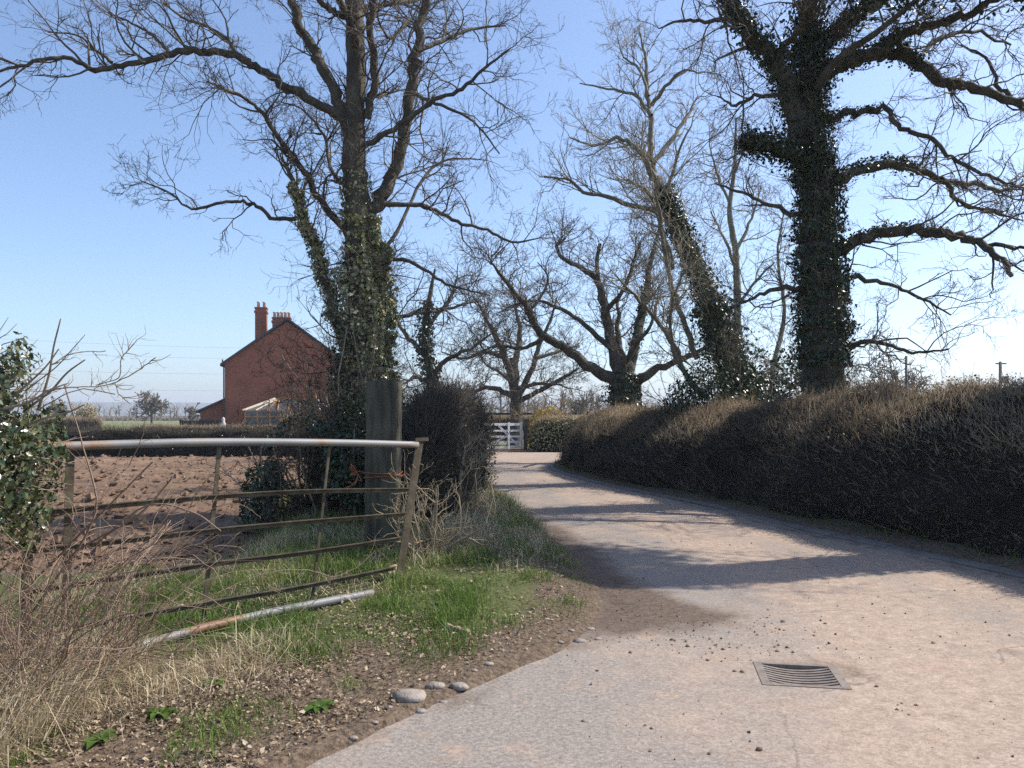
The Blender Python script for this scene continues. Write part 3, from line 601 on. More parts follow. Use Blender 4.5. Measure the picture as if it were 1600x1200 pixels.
treeD = tree('oak_tree', 'gnarled stag-headed oak at the bend with a dead upright stub', 26,
    [(977, 730, 26), (976, 655, 24), (974, 610, 23), (974, 590, 21), (978, 570, 16)], D_l, 404, (5.6, (.5, 1.5)), rs=(.9, .68), rmin=.005, kink=.2, tmul=(6, 5, 3),
    ivy=[(-1, 0, .75, 2600, .1, .2, None), (3, .1, .5, 500, .09, .12, None)], extra=[(.9, (.1, 1, .9), 4, .14), (.85, (-.2, -1, .8), 3.5, .12)])
# oak standing behind the white gate
E_l = [
 ([(806, 628, 9), (798, 585, 8), (786, 550, 7), (772, 520, 5), (758, 495, 3), (745, 470, 1.5)], -2),
 ([(804, 610, 8), (806, 560, 7), (812, 520, 5), (806, 480, 3), (800, 440, 1.5)], 2),
 ([(808, 622, 7), (830, 580, 6), (842, 540, 4.5), (860, 500, 3), (870, 465, 1.5)], 1),
 ([(808, 628, 6), (845, 610, 5), (880, 590, 3.6), (905, 575, 1.5)], -2),
 ([(800, 618, 6), (765, 605, 4.5), (735, 612, 3), (695, 605, 1.5)], 1),
 ([(790, 560, 5), (760, 550, 4), (725, 560, 2.6), (690, 550, 1.3)], 2), 
 ([(838, 560, 4), (870, 550, 3), (905, 540, 1.5)], 1)]
treeE = tree('oak_tree', 'spreading bare oak standing behind the white gate', 40,
    [(806, 705, 12), (806, 670, 11), (806, 630, 10), (803, 600, 8), (800, 560, 6)], E_l, 505, (4.2, (.7, 1.9)), rs=(.9, .75), rmin=.007, kink=.2, tmul=(6, 5, 3), extra=[(.7, (.2, -1, .7), 4, .13), (.7, (-.2, 1, .8), 4, .13)])
# slim pale tree between the leaning ash and the ivy oak
F_l = [([(1150, 420, 3), (1130, 370, 2), (1110, 330, 1)], -.8), ([(1151, 390, 3), (1175, 340, 2), (1190, 290, 1)], .8), ([(1141, 320, 2.6), (1120, 270, 2), (1108, 225, 1)], .8), ([(1150, 480, 3), (1180, 440, 2), (1210, 410, 1)], -1),
 ([(1152, 500, 3), (1120, 460, 2), (1098, 440, 1)], 1), ([(1148, 270, 2), (1165, 230, 1.5), (1185, 200, 1)], -.6), ([(1198, 640, 5), (1212, 560, 4), (1225, 480, 3), (1215, 400, 2), (1225, 330, 1)], 0)]
tree('slender_tree', 'slender bare tree between the leaning ash and the ivy-wrapped oak', 24,
    [(1156, 735, 8), (1154, 640, 7), (1152, 500, 6), (1150, 400, 5), (1140, 330, 4), (1148, 260, 3), (1150, 185, 1.2)], F_l, 606, (4, (.6, 1.6)), bark='bark_grey', twig='twig_pale', rmin=.0045, trop=.1)
# ivy-clad slim tree seen to the right of the gate oak's trunk
tree('ivy_tree', 'slim ivy-clad tree just right of the gate oak trunk', 27,
    [(682, 730, 9), (682, 640, 8), (672, 580, 7), (664, 530, 6), (670, 470, 4), (680, 420, 1.5)], [([(672, 590, 5), (700, 560, 3.6), (735, 545, 2.5), (770, 520, 1.2)], -1), ([(668, 560, 5), (640, 530, 3.6), (620, 500, 2.4), (610, 470, 1.2)], 1), ([(668, 510, 4), (700, 470, 3), (715, 430, 1.2)], 1), ([(676, 600, 4), (650, 590, 3), (630, 600, 1.2)], -1)],
    707, (5, (.6, 1.6)), rmin=.005, ivy=[(-1, .1, .8, 2200, .1, .3, None)])
# the oak that stands outside the picture on the right; its trunk throws the broad shadow across the lane
rngO = np.random.default_rng(808)
O = (7.5, 9.3)
Op = np.array([(O[0], O[1], -.1), (O[0]-.05, O[1], 1.5), (O[0]+.1, O[1]+.1, 3.2), (O[0], O[1]+.1, 4.8), (O[0]-.15, O[1]+.05, 6.4), (O[0], O[1]+.8, 8), (O[0]+.1, O[1]+2.2, 10), (O[0]+.2, O[1]+3.6, 12.5)])  # unseen top bent so its shadow falls on the bank and behind the post
Or = [.62, .46, .43, .42, .4, .37, .26, .08]
rootO = thing('oak_tree', 'oak beyond the right edge of the picture, seen by its shadow on the lane', 'tree', (O[0], O[1], float(H(*O))))
TO = Limb(*(lambda q: (q[:, :3], q[:, 3]))(catmull(np.column_stack([Op, Or]), 5)))
mb = MB(); bole(mb, TO, 14, rngO); mb.build('trunk', M['bark'], rootO); OL = []
for f, dr, ln, r0 in [(.6, (-.1, 1, .85), 5.6, .16), (.66, (.15, .9, .95), 5.2, .15), (.74, (-.2, .8, 1), 4.6, .13), (.56, (.5, 1, .6), 5.0, .15), (.45, (.9, .5, .5), 4.5, .16), (.85, (.3, .4, 1), 3.5, .1)]:
    L = sprout(rngO, TO, f, dr, ln, r0); OL.append(L); mb = MB(); tubes(mb, L.p, L.r, 7, rough=.2, rng=rngO); mb.build('limb', M['bark'], rootO)
mb = MB(); twigs(mb, rngO, np.concatenate([l.p for l in OL]), np.concatenate([l.t for l in OL]), np.concatenate([l.r for l in OL]), 70, (.7, 1.8), (5, 4, 3), rmin=.004); mb.build('crown', M['twig'], rootO)
mb = MB(); ivy_on(mb, rngO, TO, 7000, .075, .2, .95, .12)
for L in OL[:4]: ivy_on(mb, rngO, L, 4200, .1, .3, 1, .8)  # dense ivy added on unseen limbs to shade the ground behind the gate
stuff(mb.build('ivy', M['ivy'], rootO))

# ------------------------------------------------------------------ far trees
def far_mesh(seed, h, spread, rmin, nl=11, n1=60, mult=(4, 4, 3), trunk_f=.3, lean=0):
    rng = np.random.default_rng(seed)
    tp = np.array([(0, 0, -.3), (.02*h*rng.normal(), .02*h*rng.normal(), trunk_f*h*.5), (.02*h*rng.normal(), .02*h*rng.normal(), trunk_f*h), (.04*h*rng.normal(), .04*h*rng.normal(), h*.62)])
    q = catmull(np.column_stack([tp, [.035*h, .028*h, .025*h, .01*h]]), 4); T = Limb(q[:, :3], q[:, 3]); a = MB(); tubes(a, T.p, T.r, 8)
    LS = []
    for i in range(nl):
        an = i*2.4+rng.random(); el = rng.uniform(.15, 1.2); f = rng.uniform(.55, .95)
        L = sprout(rng, T, f, (math.cos(an)*math.cos(el), math.sin(an)*math.cos(el), math.sin(el)), spread*rng.uniform(.7, 1)*(1 if el < .8 else (h*.5/spread)), .016*h, 7, .25, .08); LS.append(L); tubes(a, L.p, np.maximum(L.r, rmin), 5)
    b = MB(); twigs(b, rng, np.concatenate([l.p for l in LS]), np.concatenate([l.t for l in LS]), np.concatenate([l.r for l in LS]), n1, (.12*h, .26*h), mult, rmin=rmin, r1max=.02*h, wob=.25)
    return a, b
def far_tree(name, label, px, py_top, d, spread_px, seed, zb=None, group=None, rmin=None, n1=45, twm='far_twig', mult=(4, 4, 3)):
    x = (px-800)/FPX*d; z = float(H(x, d)) if zb is None else zb; top = EYE+(YH-py_top)/FPX*d; h = top-z
    a, b = far_mesh(seed, h*.86, spread_px/FPX*d*.78, rmin or d*.00045, n1=n1, mult=mult)
    root = thing(name, label, 'tree', (x, d, z), group)
    for nm, m_, mt in (('trunk', a, 'bark'), ('crown', b, twm)):
        o = bpy.data.objects.new(nm, m_.mesh(nm, M[mt])); sc.collection.objects.link(o); o.parent = root
    return root
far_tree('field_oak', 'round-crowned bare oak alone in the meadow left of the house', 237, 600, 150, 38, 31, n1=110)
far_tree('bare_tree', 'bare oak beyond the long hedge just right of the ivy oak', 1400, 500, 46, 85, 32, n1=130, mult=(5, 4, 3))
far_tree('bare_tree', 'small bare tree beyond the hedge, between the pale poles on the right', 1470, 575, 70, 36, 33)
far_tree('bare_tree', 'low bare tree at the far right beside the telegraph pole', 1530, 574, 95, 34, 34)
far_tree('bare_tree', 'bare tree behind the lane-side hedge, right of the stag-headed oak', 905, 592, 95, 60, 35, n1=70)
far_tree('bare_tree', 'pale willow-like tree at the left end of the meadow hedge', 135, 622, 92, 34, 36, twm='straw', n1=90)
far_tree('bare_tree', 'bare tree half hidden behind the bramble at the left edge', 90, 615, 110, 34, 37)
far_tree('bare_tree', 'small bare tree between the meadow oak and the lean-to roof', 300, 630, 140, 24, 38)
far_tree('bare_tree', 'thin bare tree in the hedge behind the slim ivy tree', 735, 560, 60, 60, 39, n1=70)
# distant woods that read as one mass
def wood(name, label, x0, x1, d, hts, n, seed):
    rng = np.random.default_rng(seed); vs_ = [far_mesh(seed*10+i, 10, 4.2, .0075, nl=7, n1=18, mult=(4, 2)) for i in range(3)]
    mb = MB()
    for i in range(n):
        px = x0+(x1-x0)*(i+rng.random())/n; dd = d*rng.uniform(.9, 1.25); s = rng.uniform(*hts)/FPX*dd/10; an = rng.random()*6.28
        x = (px-800)/FPX*dd; R = np.array([[math.cos(an), -math.sin(an), 0], [math.sin(an), math.cos(an), 0], [0, 0, 1]])*s
        for part in vs_[i % 3]:
            VV = np.concatenate(part.v)@R.T+np.array([x, dd, float(H(x, dd))])
            base = mb.n; mb.v.append(VV); mb.r.append(np.full(len(VV), rng.random())); mb.n += len(VV)
            mb.f3 += [f+base for f in part.f3]; mb.f4 += [f+base for f in part.f4]
    # undergrowth along the foot of the wood
    m = n*180; px = rng.uniform(x0-10, x1+10, m); dd = d*rng.uniform(.92, 1.2, m); x = (px-800)/FPX*dd
    hh = rng.random(m)**1.2*hts[0]*.5/FPX*dd; p = np.column_stack([x, dd, H(x, dd)+hh*.4]); sz = rng.uniform(.5, 1.1, m)*hts[0]*.22/FPX*d
    dirs = norm(rng.normal(size=(m, 3))+np.array([0, 0, .8])); spikes(mb, p, p+dirs*sz[:, None], np.full(m, .0009*d), rng.random(m))
    return stuff(tag(mb.build(name, M['far_twig']), label, 'wood', kind='stuff'))
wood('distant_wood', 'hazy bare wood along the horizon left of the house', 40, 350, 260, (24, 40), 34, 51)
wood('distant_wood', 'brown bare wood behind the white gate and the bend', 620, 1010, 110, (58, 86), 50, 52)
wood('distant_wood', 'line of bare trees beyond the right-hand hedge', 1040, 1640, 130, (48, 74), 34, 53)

# ------------------------------------------------------------------ hedges
def hedge(name, label, path, prof, scale, ntw, seed, tl=(.12, .38), rt=.0035, nleaf=0, lm='hedge_leaf', tm='hedge_twig', up=.6, lump=.18, cat='hedge', zf=None, lsize=.04, yb=None, core='hedge_shade'):
    """path (x,y) of the front foot; prof (offset to the right of travel, height); a solid core coloured as inner shade under a skin of separate twigs"""
    rng = np.random.default_rng(seed); C = catmull(np.array(path, float), 10); s = np.r_[0, np.cumsum(np.linalg.norm(np.diff(C, axis=0), axis=1))]
    n = max(int(s[-1]/.3), 6); ss = np.linspace(0, s[-1], n); C = np.column_stack([np.interp(ss, s, C[:, 0]), np.interp(ss, s, C[:, 1])])
    t = np.gradient(C, axis=0); t = norm(t); nr = np.column_stack([t[:, 1], -t[:, 0]])
    pr = catmull(np.array(prof, float), 4); m = len(pr); sc_ = np.array([scale(y) for y in C[:, 1]])
    def surf(i, j):   # bilinear point on the smooth skin
        i0 = np.clip(np.floor(i).astype(int), 0, n-2); f = (i-i0)[:, None]; j0 = np.clip(np.floor(j).astype(int), 0, m-2); g = (j-j0)
        c = C[i0]*(1-f)+C[i0+1]*f; nn = nr[i0]*(1-f)+nr[i0+1]*f; q = pr[j0]*(1-g[:, None])+pr[j0+1]*g[:, None]; k = sc_[i0]*(1-f[:, 0])+sc_[i0+1]*f[:, 0]
        lmp = lump*(fbm(ss[i0]*1.1+f[:, 0]*.3, q[:, 1]*1.6+q[:, 0]*.8, seed)-.45)*2
        dq = pr[j0+1]-pr[j0]; dq = norm(dq); no2 = np.column_stack([-dq[:, 1], dq[:, 0]])
        sa_ = ss[i0]+f[:, 0]*(ss[1]-ss[0]); ed = np.sqrt(np.clip(1-(1-np.minimum(np.minimum(sa_, ss[-1]-sa_)/.7, 1))**2, .02, 1)); om = pr[:, 0].mean()
        o = om+(q[:, 0]-om)*ed+no2[:, 0]*lmp; z = q[:, 1]*k*(.35+.65*ed)+no2[:, 1]*lmp
        xy = c+nn*o[:, None]; zg = H(xy[:, 0], xy[:, 1]) if zf is None else zf
        return np.column_stack([xy, zg*(1-0*z)+z]), np.column_stack([nn*no2[:, :1], no2[:, 1]])
    I, J = np.meshgrid(np.arange(n), np.arange(m), indexing='ij'); P_, N_ = surf(I.ravel().astype(float), J.ravel().astype(float))
    root = thing(name, label, cat, (float(C[:, 0].mean()), float(C[:, 1].mean()), 0.))
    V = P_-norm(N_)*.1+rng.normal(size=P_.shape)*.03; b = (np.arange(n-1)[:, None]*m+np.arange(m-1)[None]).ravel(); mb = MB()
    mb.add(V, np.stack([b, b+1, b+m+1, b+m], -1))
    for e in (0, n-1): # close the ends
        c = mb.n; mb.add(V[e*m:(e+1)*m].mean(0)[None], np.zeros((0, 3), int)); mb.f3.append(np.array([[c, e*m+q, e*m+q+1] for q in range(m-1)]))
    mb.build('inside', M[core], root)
    w = None
    i = rng.random(ntw)**1.25*(n-1); j = np.where(rng.random(ntw) < .78, (.52+.13*rng.normal(size=ntw)).clip(0, 1), rng.random(ntw))*(m-1); P_, N_ = surf(i, j); N_ = norm(N_)
    d = norm(N_*.8+rng.normal(size=N_.shape)*.65+np.array([0, 0, up])); L = rng.uniform(tl[0], tl[1], ntw)*rng.uniform(.6, 1.3, ntw)*np.where(rng.random(ntw) < .05, 2.2, 1)
    p0 = P_-N_*rng.uniform(.02, .16, ntw)[:, None]; mb = MB(); spikes(mb, p0, p0+d*L[:, None], rt*rng.uniform(.6, 1.6, ntw), np.clip(.6*rng.random(ntw)+.8*(vnoise(P_[:, 0]*.9+P_[:, 1]*.9, P_[:, 2]*1.5, 29)-.3), 0, 1))
    # side twiglets
    k = rng.integers(0, ntw, ntw//3); f = rng.uniform(.3, .8, len(k))[:, None]; q0 = p0[k]+d[k]*L[k][:, None]*f; d2 = norm(d[k]+rng.normal(size=(len(k), 3))*.8)
    spikes(mb, q0, q0+d2*(L[k]*.45)[:, None], np.full(len(k), rt*.7), rng.random(len(k)))
    stuff(mb.build('twigs', M[tm], root))
    if nleaf:
        i = rng.random(nleaf)*(n-1); j = rng.random(nleaf)*(m-1); P_, N_ = surf(i, j); mb = MB()
        leaves(mb, P_+norm(N_)*rng.uniform(-.06, .12, nleaf)[:, None], N_, lsize*rng.uniform(.6, 1.3, nleaf), rng); stuff(mb.build('leaves', M[lm], root))
    return root, surf, n, m
def ysc(y): return float(np.interp(y, [4, 9, 13, 20, 26, 32], [1.0, 1.0, .95, .87, .82, .79]))
rp = np.vstack([[(5.15, 5.2)], RE[3:14]]); rp[-1] = (5, 31)
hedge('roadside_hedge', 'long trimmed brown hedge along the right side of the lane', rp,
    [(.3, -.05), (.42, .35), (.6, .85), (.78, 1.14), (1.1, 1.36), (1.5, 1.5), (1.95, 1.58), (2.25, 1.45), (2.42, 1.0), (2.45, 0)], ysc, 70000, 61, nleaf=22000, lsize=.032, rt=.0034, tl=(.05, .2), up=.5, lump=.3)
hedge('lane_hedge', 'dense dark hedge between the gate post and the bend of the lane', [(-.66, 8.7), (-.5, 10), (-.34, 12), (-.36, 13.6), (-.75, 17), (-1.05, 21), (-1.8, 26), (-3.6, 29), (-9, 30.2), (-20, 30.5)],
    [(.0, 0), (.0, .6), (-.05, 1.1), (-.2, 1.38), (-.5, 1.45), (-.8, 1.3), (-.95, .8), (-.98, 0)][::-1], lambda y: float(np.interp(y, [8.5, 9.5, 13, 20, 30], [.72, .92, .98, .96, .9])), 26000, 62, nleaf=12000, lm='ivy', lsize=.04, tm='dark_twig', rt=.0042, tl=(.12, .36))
hedge('garden_hedge', 'square-cut green-brown hedge to the right of the white gate', [(.75, 33.6), (2, 33.5), (4, 33.4), (7, 33.6), (12, 34)][::-1],
    [(0, 0), (.02, .8), (.1, 1.25), (.5, 1.36), (.95, 1.25), (1.05, 0)], lambda y: 1.0, 9000, 63, rt=.009, tl=(.15, .4), nleaf=9000, lsize=.08, lm='ivy_sunlit', lump=.14)
hedge('field_hedge', 'low clipped hedge across the field in front of the house', [(W(197, 0, 55)[0], 55), (-20, 55.2), (-14, 55.4), (-8, 55.5)][::-1],
    [(0, 0), (.05, .5), (.2, .68), (.6, .72), (1.0, .6), (1.1, 0)], lambda y: 1.05, 7000, 64, rt=.012, tl=(.1, .3), lump=.12)
hedge('back_hedge', 'low brown hedge in the distance behind the white gate', [(-14, 47), (-5, 46.5), (4, 46.5), (16, 47)][::-1],
    [(0, 0), (.05, .8), (.3, 1.3), (.8, 1.42), (1.3, 1.2), (1.4, 0)], lambda y: 1.0, 9000, 66, rt=.012, tl=(.2, .5), lump=.25)
hedge('meadow_hedge', 'brown hedge at the far left beyond the meadow', [(-58, 82), (-48, 81), (-41.5, 80)][::-1],
    [(0, 0), (.05, .7), (.3, 1.1), (.8, 1.2), (1.3, 1.0), (1.4, 0)], lambda y: 1.0, 4000, 65, rt=.016, tl=(.2, .5), lump=.2)

# thicket and undergrowth round the foot of the gate oak
def bush(name, label, c, rx, ry, h, seed, n, mult=(5, 4, 3), twm='hedge_twig', L1=(.5, 1), nleaf=0, lm='ivy', ls=.05, stems=14, rmin=.003, cat='bush', wob=.2):
    rng = np.random.default_rng(seed); zb = float(H(c[0], c[1])); root = thing(name, label, cat, (c[0], c[1], zb)); LS = []; mb = MB()
    for i in range(stems):
        an = rng.random()*6.28; q = rng.random()**.5; b = np.array([[c[0]+math.cos(an)*rx*.5*q, c[1]+math.sin(an)*ry*.5*q, 0]]); b[0, 2] = H(b[0, 0], b[0, 1])-.05
        d = norm(np.array([[math.cos(an)*rx*q*.9, math.sin(an)*ry*q*.9, h]])); p, r = grow(rng, b, d, np.array([h*rng.uniform(.7, 1.0)]), np.array([.022]), np.array([.006]), 8, wob*.6, .03)
        L = Limb(p[0], r[0]); LS.append(L); tubes(mb, L.p, L.r, 5)
    mb.build('stems', M['stem'] if twm != 'cane' else M['cane'], root)
    mb = MB(); twigs(mb, rng, np.concatenate([l.p for l in LS]), np.concatenate([l.t for l in LS]), np.concatenate([l.r for l in LS]), n, L1, mult, rmin=rmin, wob=wob, r1max=.009); mb.build('crown', M[twm], root)
    if nleaf:
        mb = MB(); k = rng.normal(size=(nleaf, 3)); k = norm(k)*(rng.random((nleaf, 1))**.35); k[:, 2] = np.abs(k[:, 2]); P_ = np.array([c[0], c[1], zb])+k*np.array([rx, ry, h]); kp_ = vnoise(P_[:, 0]*3+P_[:, 1], P_[:, 2]*3, 3) > .38
        leaves(mb, P_[kp_], k[kp_], ls*rng.uniform(.6, 1.3, kp_.sum()), rng); stuff(mb.build('leaves', M[lm], root))
    return root
bush('thicket', 'dark twiggy thicket at the field side of the gate oak', (-2.75, 10.9), .95, 1.0, 1.5, 71, 170, L1=(.3, .6), twm='dark_twig', nleaf=17000, ls=.05, stems=22)
bush('thicket', 'ivy-tangled undergrowth behind the top rail left of the gate post', (-2.0, 10.0), .85, .9, 1.6, 72, 150, L1=(.35, .7), twm='dark_twig', nleaf=14000, ls=.05, stems=14)
bush('thicket', 'tall dark shoots and ivy crowding the left of the gate oak trunk', (-2.55, 12.1), .3, .5, 3.1, 77, 130, L1=(.3, .65), twm='dark_twig', nleaf=4500, ls=.05, stems=18)
bush('thicket', 'leafy scrub around the foot of the leaning ash', (4.5, 17.4), 1.5, 1.2, 2.7, 73, 120, twm='dark_twig', nleaf=11000, ls=.08, stems=16, rmin=.004)
bush('thicket', 'dark holly-like scrub between the leaning ash and the ivy oak', (6.2, 18.6), 1.7, 1.2, 2.9, 74, 110, twm='dark_twig', nleaf=12000, ls=.09, stems=14, rmin=.0045)
bush('yellow_shrub', 'bright yellow-leaved shrub behind the garden hedge', (1.6, 35.4), 1.1, .8, 2.0, 75, 60, nleaf=2600, lm='yellow', ls=.14, stems=10, rmin=.007)
bush('thicket', 'tall twiggy scrub above the far end of the lane hedge', (-2.6, 22.5), 2.0, 1.6, 2.1, 76, 110, nleaf=2500, ls=.07, stems=18, rmin=.0045)

# ------------------------------------------------------------------ the bent steel gate
GA = W(40, 700, 4.8); GB = W(655, 690, 7.0)
def gd(px):   # depth along the gate's plan line for a picture column
    m_ = (px-800)/FPX; t = (m_*GA[1]-GA[0])/((GB[0]-GA[0])-m_*(GB[1]-GA[1])); return GA[1]+t*(GB[1]-GA[1])
def gp(px, py, off=0): return W(px, py, gd(px)+off)
gdir = norm(np.array([GB[0]-GA[0], GB[1]-GA[1], 0])); gn = np.array([gdir[1], -gdir[0], 0])
gate = thing('field_gate', 'rusty bent steel field gate standing open beside the weathered post', 'gate', (float(GB[0]), float(GB[1]), .02))
rg = np.random.default_rng(9)
def rail(name, pp, r, mt, k=14):
    P_ = catmull(np.array([gp(*p) for p in pp]), 6); mb = MB(); tubes(mb, P_, np.full(len(P_), r), k, cap=True); return mb.build(name, M[mt], gate)
rail('top_rail', [(40, 698), (110, 697), (200, 694), (320, 691), (450, 691), (560, 692.5), (652, 695)], .029, 'steel')
rail('bottom_rail', [(168, 1021, -.27), (230, 1006, -.25), (320, 981, -.24), (420, 958, -.24), (500, 942, -.24), (582, 927, -.24)], .031, 'steel')
def flat_rail(name, pp, w=.012, h=.03):
    P_ = np.array([gp(*p) for p in pp])
    C_ = catmull(P_, 4); mb = MB()
    # angle iron: an upright web and a top flange
    for a, b in zip(C_[:-1], C_[1:]):
        bar(mb, a, b, .006, h)
        bar(mb, a+np.array([0, 0, h/2+.003])+gn*.015, b+np.array([0, 0, h/2+.003])+gn*.012, .026, .006)
    return mb.build(name, M['rust'], gate, smooth=False)
flat_rail('rail', [(40, 803), (104, 798), (250, 784), (380, 774), (500, 768), (640, 766)])
flat_rail('rail', [(40, 863), (165, 849), (330, 830), (480, 816), (634, 804)])
flat_rail('rail', [(40, 926), (210, 900), (340, 881), (480, 864), (626, 842)])
flat_rail('rail', [(40, 996), (157, 974), (330, 942), (470, 918), (618, 888)])
for nm, a, b, w, t in (('upright', (110, 705), (102, 992), .05, .008), ('upright', (343, 698), (318, 972), .03, .01), ('upright', (515, 698), (488, 936), .022, .01), ('hinge_stile', (46, 690), (40, 1005), .05, .05)):
    mb = MB(); bar(mb, gp(*a, .03), gp(*b, .03), w, t, up=gn); mb.build(nm, M['rust'], gate, smooth=False)
mb = MB(); a, b = gp(656, 686), gp(622, 914)
bar(mb, a, b, .075, .008, up=gn); bar(mb, a+gdir*.04-gn*.025, b+gdir*.04-gn*.025, .008, .055, up=gn); mb.build('closing_stile', M['rust'], gate, smooth=False)
mb = MB(); bar(mb, gp(648, 687)+gn*.01, gp(668, 686)+gn*.01, .01, .03); mb.build('latch_lug', M['rust'], gate, smooth=False)

# gate post (an old sleeper), bevelled, slightly leaning
pb = W(597, 885, 8.0); pz = float(H(pb[0], pb[1])); post = thing('gate_post', 'broad weathered timber gate post with mossy edge beside the oak', 'post', (float(pb[0]), float(pb[1]), pz))
mb = MB(); hw, hd, bv = .165, .085, .014; ring = [(-hw+bv, -hd), (hw-bv, -hd), (hw, -hd+bv), (hw, hd-bv), (hw-bv, hd), (-hw+bv, hd), (-hw, hd-bv), (-hw, -hd+bv)]
yaw = -.14; ca, sa = math.cos(yaw), math.sin(yaw); nz = 26; Vp = []
for i in range(nz):
    z = -.25+(1.5+(YH-597)/FPX*8.0+.25)*i/(nz-1); j = .006
    for k, (x, y) in enumerate(ring):
        q = 1-.0*i; xx, yy = x*q+rg.normal()*j*.5, y+rg.normal()*j*.5
        if i == nz-1: xx *= .96; yy *= .94
        zt = z+(.02*math.sin(k*1.7)+.012*(k in (0, 7, 6)) if i == nz-1 else 0)
        Vp.append((pb[0]+xx*ca-yy*sa+.012*z, pb[1]+xx*sa+yy*ca, zt))
nb = 8; Fq = [[i*nb+k, i*nb+(k+1) % nb, (i+1)*nb+(k+1) % nb, (i+1)*nb+k] for i in range(nz-1) for k in range(nb)]
mb.add(np.array(Vp), Fq); o = (nz-1)*nb; mb.f3.append(np.array([[o, o+k, o+k+1] for k in range(1, nb-1)])); mb.build('timber', M['oldwood'], post, smooth=False)
# orange baler twine tied round the post
tw = []
for i in range(60):
    a = i/59*4.4*math.pi; x = (hw+.012)*np.clip(1.35*math.cos(a), -1, 1); y = (hd+.012)*np.clip(1.35*math.sin(a), -1, 1); tw.append((pb[0]+x*ca-y*sa+.012*.9, pb[1]+x*sa+y*ca, 1.5-(745-YH)/FPX*8+.035*math.sin(a*.5)+.04*i/59))
tp = [tw[-1]]
mb = MB(); tubes(mb, catmull(np.array(tw), 2), np.full(119, .005), 5)
c0 = W(560, 742, 7.88)
for i in range(7):
    e = c0+np.array([rg.normal()*.06-.05, rg.normal()*.03-.03, rg.normal()*.06-.03]); m_ = (c0+e)/2+rg.normal(size=3)*.04
    tubes(mb, catmull(np.array([c0, m_, e]), 4), np.full(9, .004), 4)
tag(mb.build('baler_twine', M['twine']), 'frayed orange baler twine knotted round the gate post', 'twine')

# short cut timber at the foot of the closing stile, broken stick on the verge
def log(name, label, a, b, r, seed, mt='log'):
    q = np.random.default_rng(seed); a = np.array([*a, H(*a)+r*.75]); b = np.array([*b, H(*b)+r*.75]); P_ = np.array([a+(b-a)*t+q.normal(size=3)*r*.12 for t in np.linspace(0, 1, 7)])
    mb = MB(); tubes(mb, P_, r*q.uniform(.85, 1.1, 7), 9, cap=True, rough=.15, rng=q); return tag(mb.build(name, M[mt], loc=a), label, 'wood')
log('timber_offcut', 'short pale timber offcut at the foot of the leaning gate stile', G(592, 926), G(618, 915), .035, 3)
log('broken_stick', 'short brown broken stick lying on the leaf litter of the verge', G(697, 994), G(733, 1004), .022, 4)

# ------------------------------------------------------------------ drain grate in the lane
drain = thing('drain_grate', 'rusty cast-iron drain grate with dished bars set in the lane', 'drain', (float(DR[0]), float(DR[1]), 0.))
Rd = np.array([[dax[0], day[0], 0], [dax[1], day[1], 0], [0, 0, 1]])
def D3(u, v, z): return np.array([*(DR+dax*u+day*v), z])
def dbox(name, u0, u1, v0, v1, z0, z1, m_='iron'):
    mb = MB(); c = D3((u0+u1)/2, (v0+v1)/2, (z0+z1)/2); box(mb, c, (u1-u0, v1-v0, z1-z0), Rd); return mb.build(name, M[m_], drain, smooth=False)
for i, (u0, u1, v0, v1) in enumerate(((-dhw-.012, -dhw+.035, -dhd-.012, dhd+.012), (dhw-.035, dhw+.012, -dhd-.012, dhd+.012), (-dhw+.036, dhw-.036, -dhd-.012, -dhd+.02), (-dhw+.036, dhw-.036, dhd-.02, dhd+.012))):
    dbox('frame', u0, u1, v0, v1, -.06, .004)
nb_ = 8
for i in range(nb_):
    v = -dhd+.045+i*(2*dhd-.09)/(nb_-1); mb = MB(); us = np.linspace(-dhw+.036, dhw-.036, 9)
    VV = []
    for u in us:
        zc = .002-.022*(1-(u/(dhw-.036))**2)
        VV += [D3(u, v-.013, zc-.03), D3(u, v+.013, zc-.03), D3(u, v+.012, zc), D3(u, v-.012, zc)]
    mb.add(np.array(VV), [[s*4+a, s*4+(a+1) % 4, s*4+4+(a+1) % 4, s*4+4+a] for s in range(8) for a in range(4)]); mb.build('grate_bar', M['iron'], drain, smooth=False)
dbox('pit', -dhw+.04, dhw-.04, -dhd+.02, dhd-.02, -.2, -.075, 'black')

# ------------------------------------------------------------------ stones, clods, grit, litter
def rock(name, px, py, r, seed, mt, flat=.55, label='', cat='stone', group=None, el=1.3):
    q = np.random.default_rng(seed); x, y = G(px, py); z = max(float(H(x, y)), 0 if XL(y) < x < XR(y) else -1); import bmesh
    bm = bmesh.new(); bmesh.ops.create_icosphere(bm, subdivisions=2, radius=1)
    V_ = np.array([v.co[:] for v in bm.verts]); F_ = np.array([[v.index for v in f.verts] for f in bm.faces]); bm.free()
    k = 1+.45*(vnoise(V_[:, 0]*1.4+seed, V_[:, 1]*1.4+V_[:, 2]*1.1, seed)-.5)+.1*(vnoise(V_[:, 0]*4, V_[:, 1]*4+V_[:, 2]*3, seed)-.5); V_ = V_*k[:, None]*r*np.array([el, 1, flat]); a = q.random()*1-.5
    V_ = np.column_stack([V_[:, 0]*math.cos(a)-V_[:, 1]*math.sin(a), V_[:, 0]*math.sin(a)+V_[:, 1]*math.cos(a), V_[:, 2]])
    mb = MB(); mb.add(V_+np.array([x, y, z+r*flat*.2]), F_, q.random()); return tag(mb.build(name, M[mt], loc=(x, y, z)), label, cat, group)
rock('cobble', 640, 1098, .072, 1, 'stone', label='largest rounded pale cobble on the dirt edge of the lane')
rock('cobble', 679, 1080, .042, 2, 'stone', label='oval cobble just right of the largest one', group='cobbles on the verge edge')
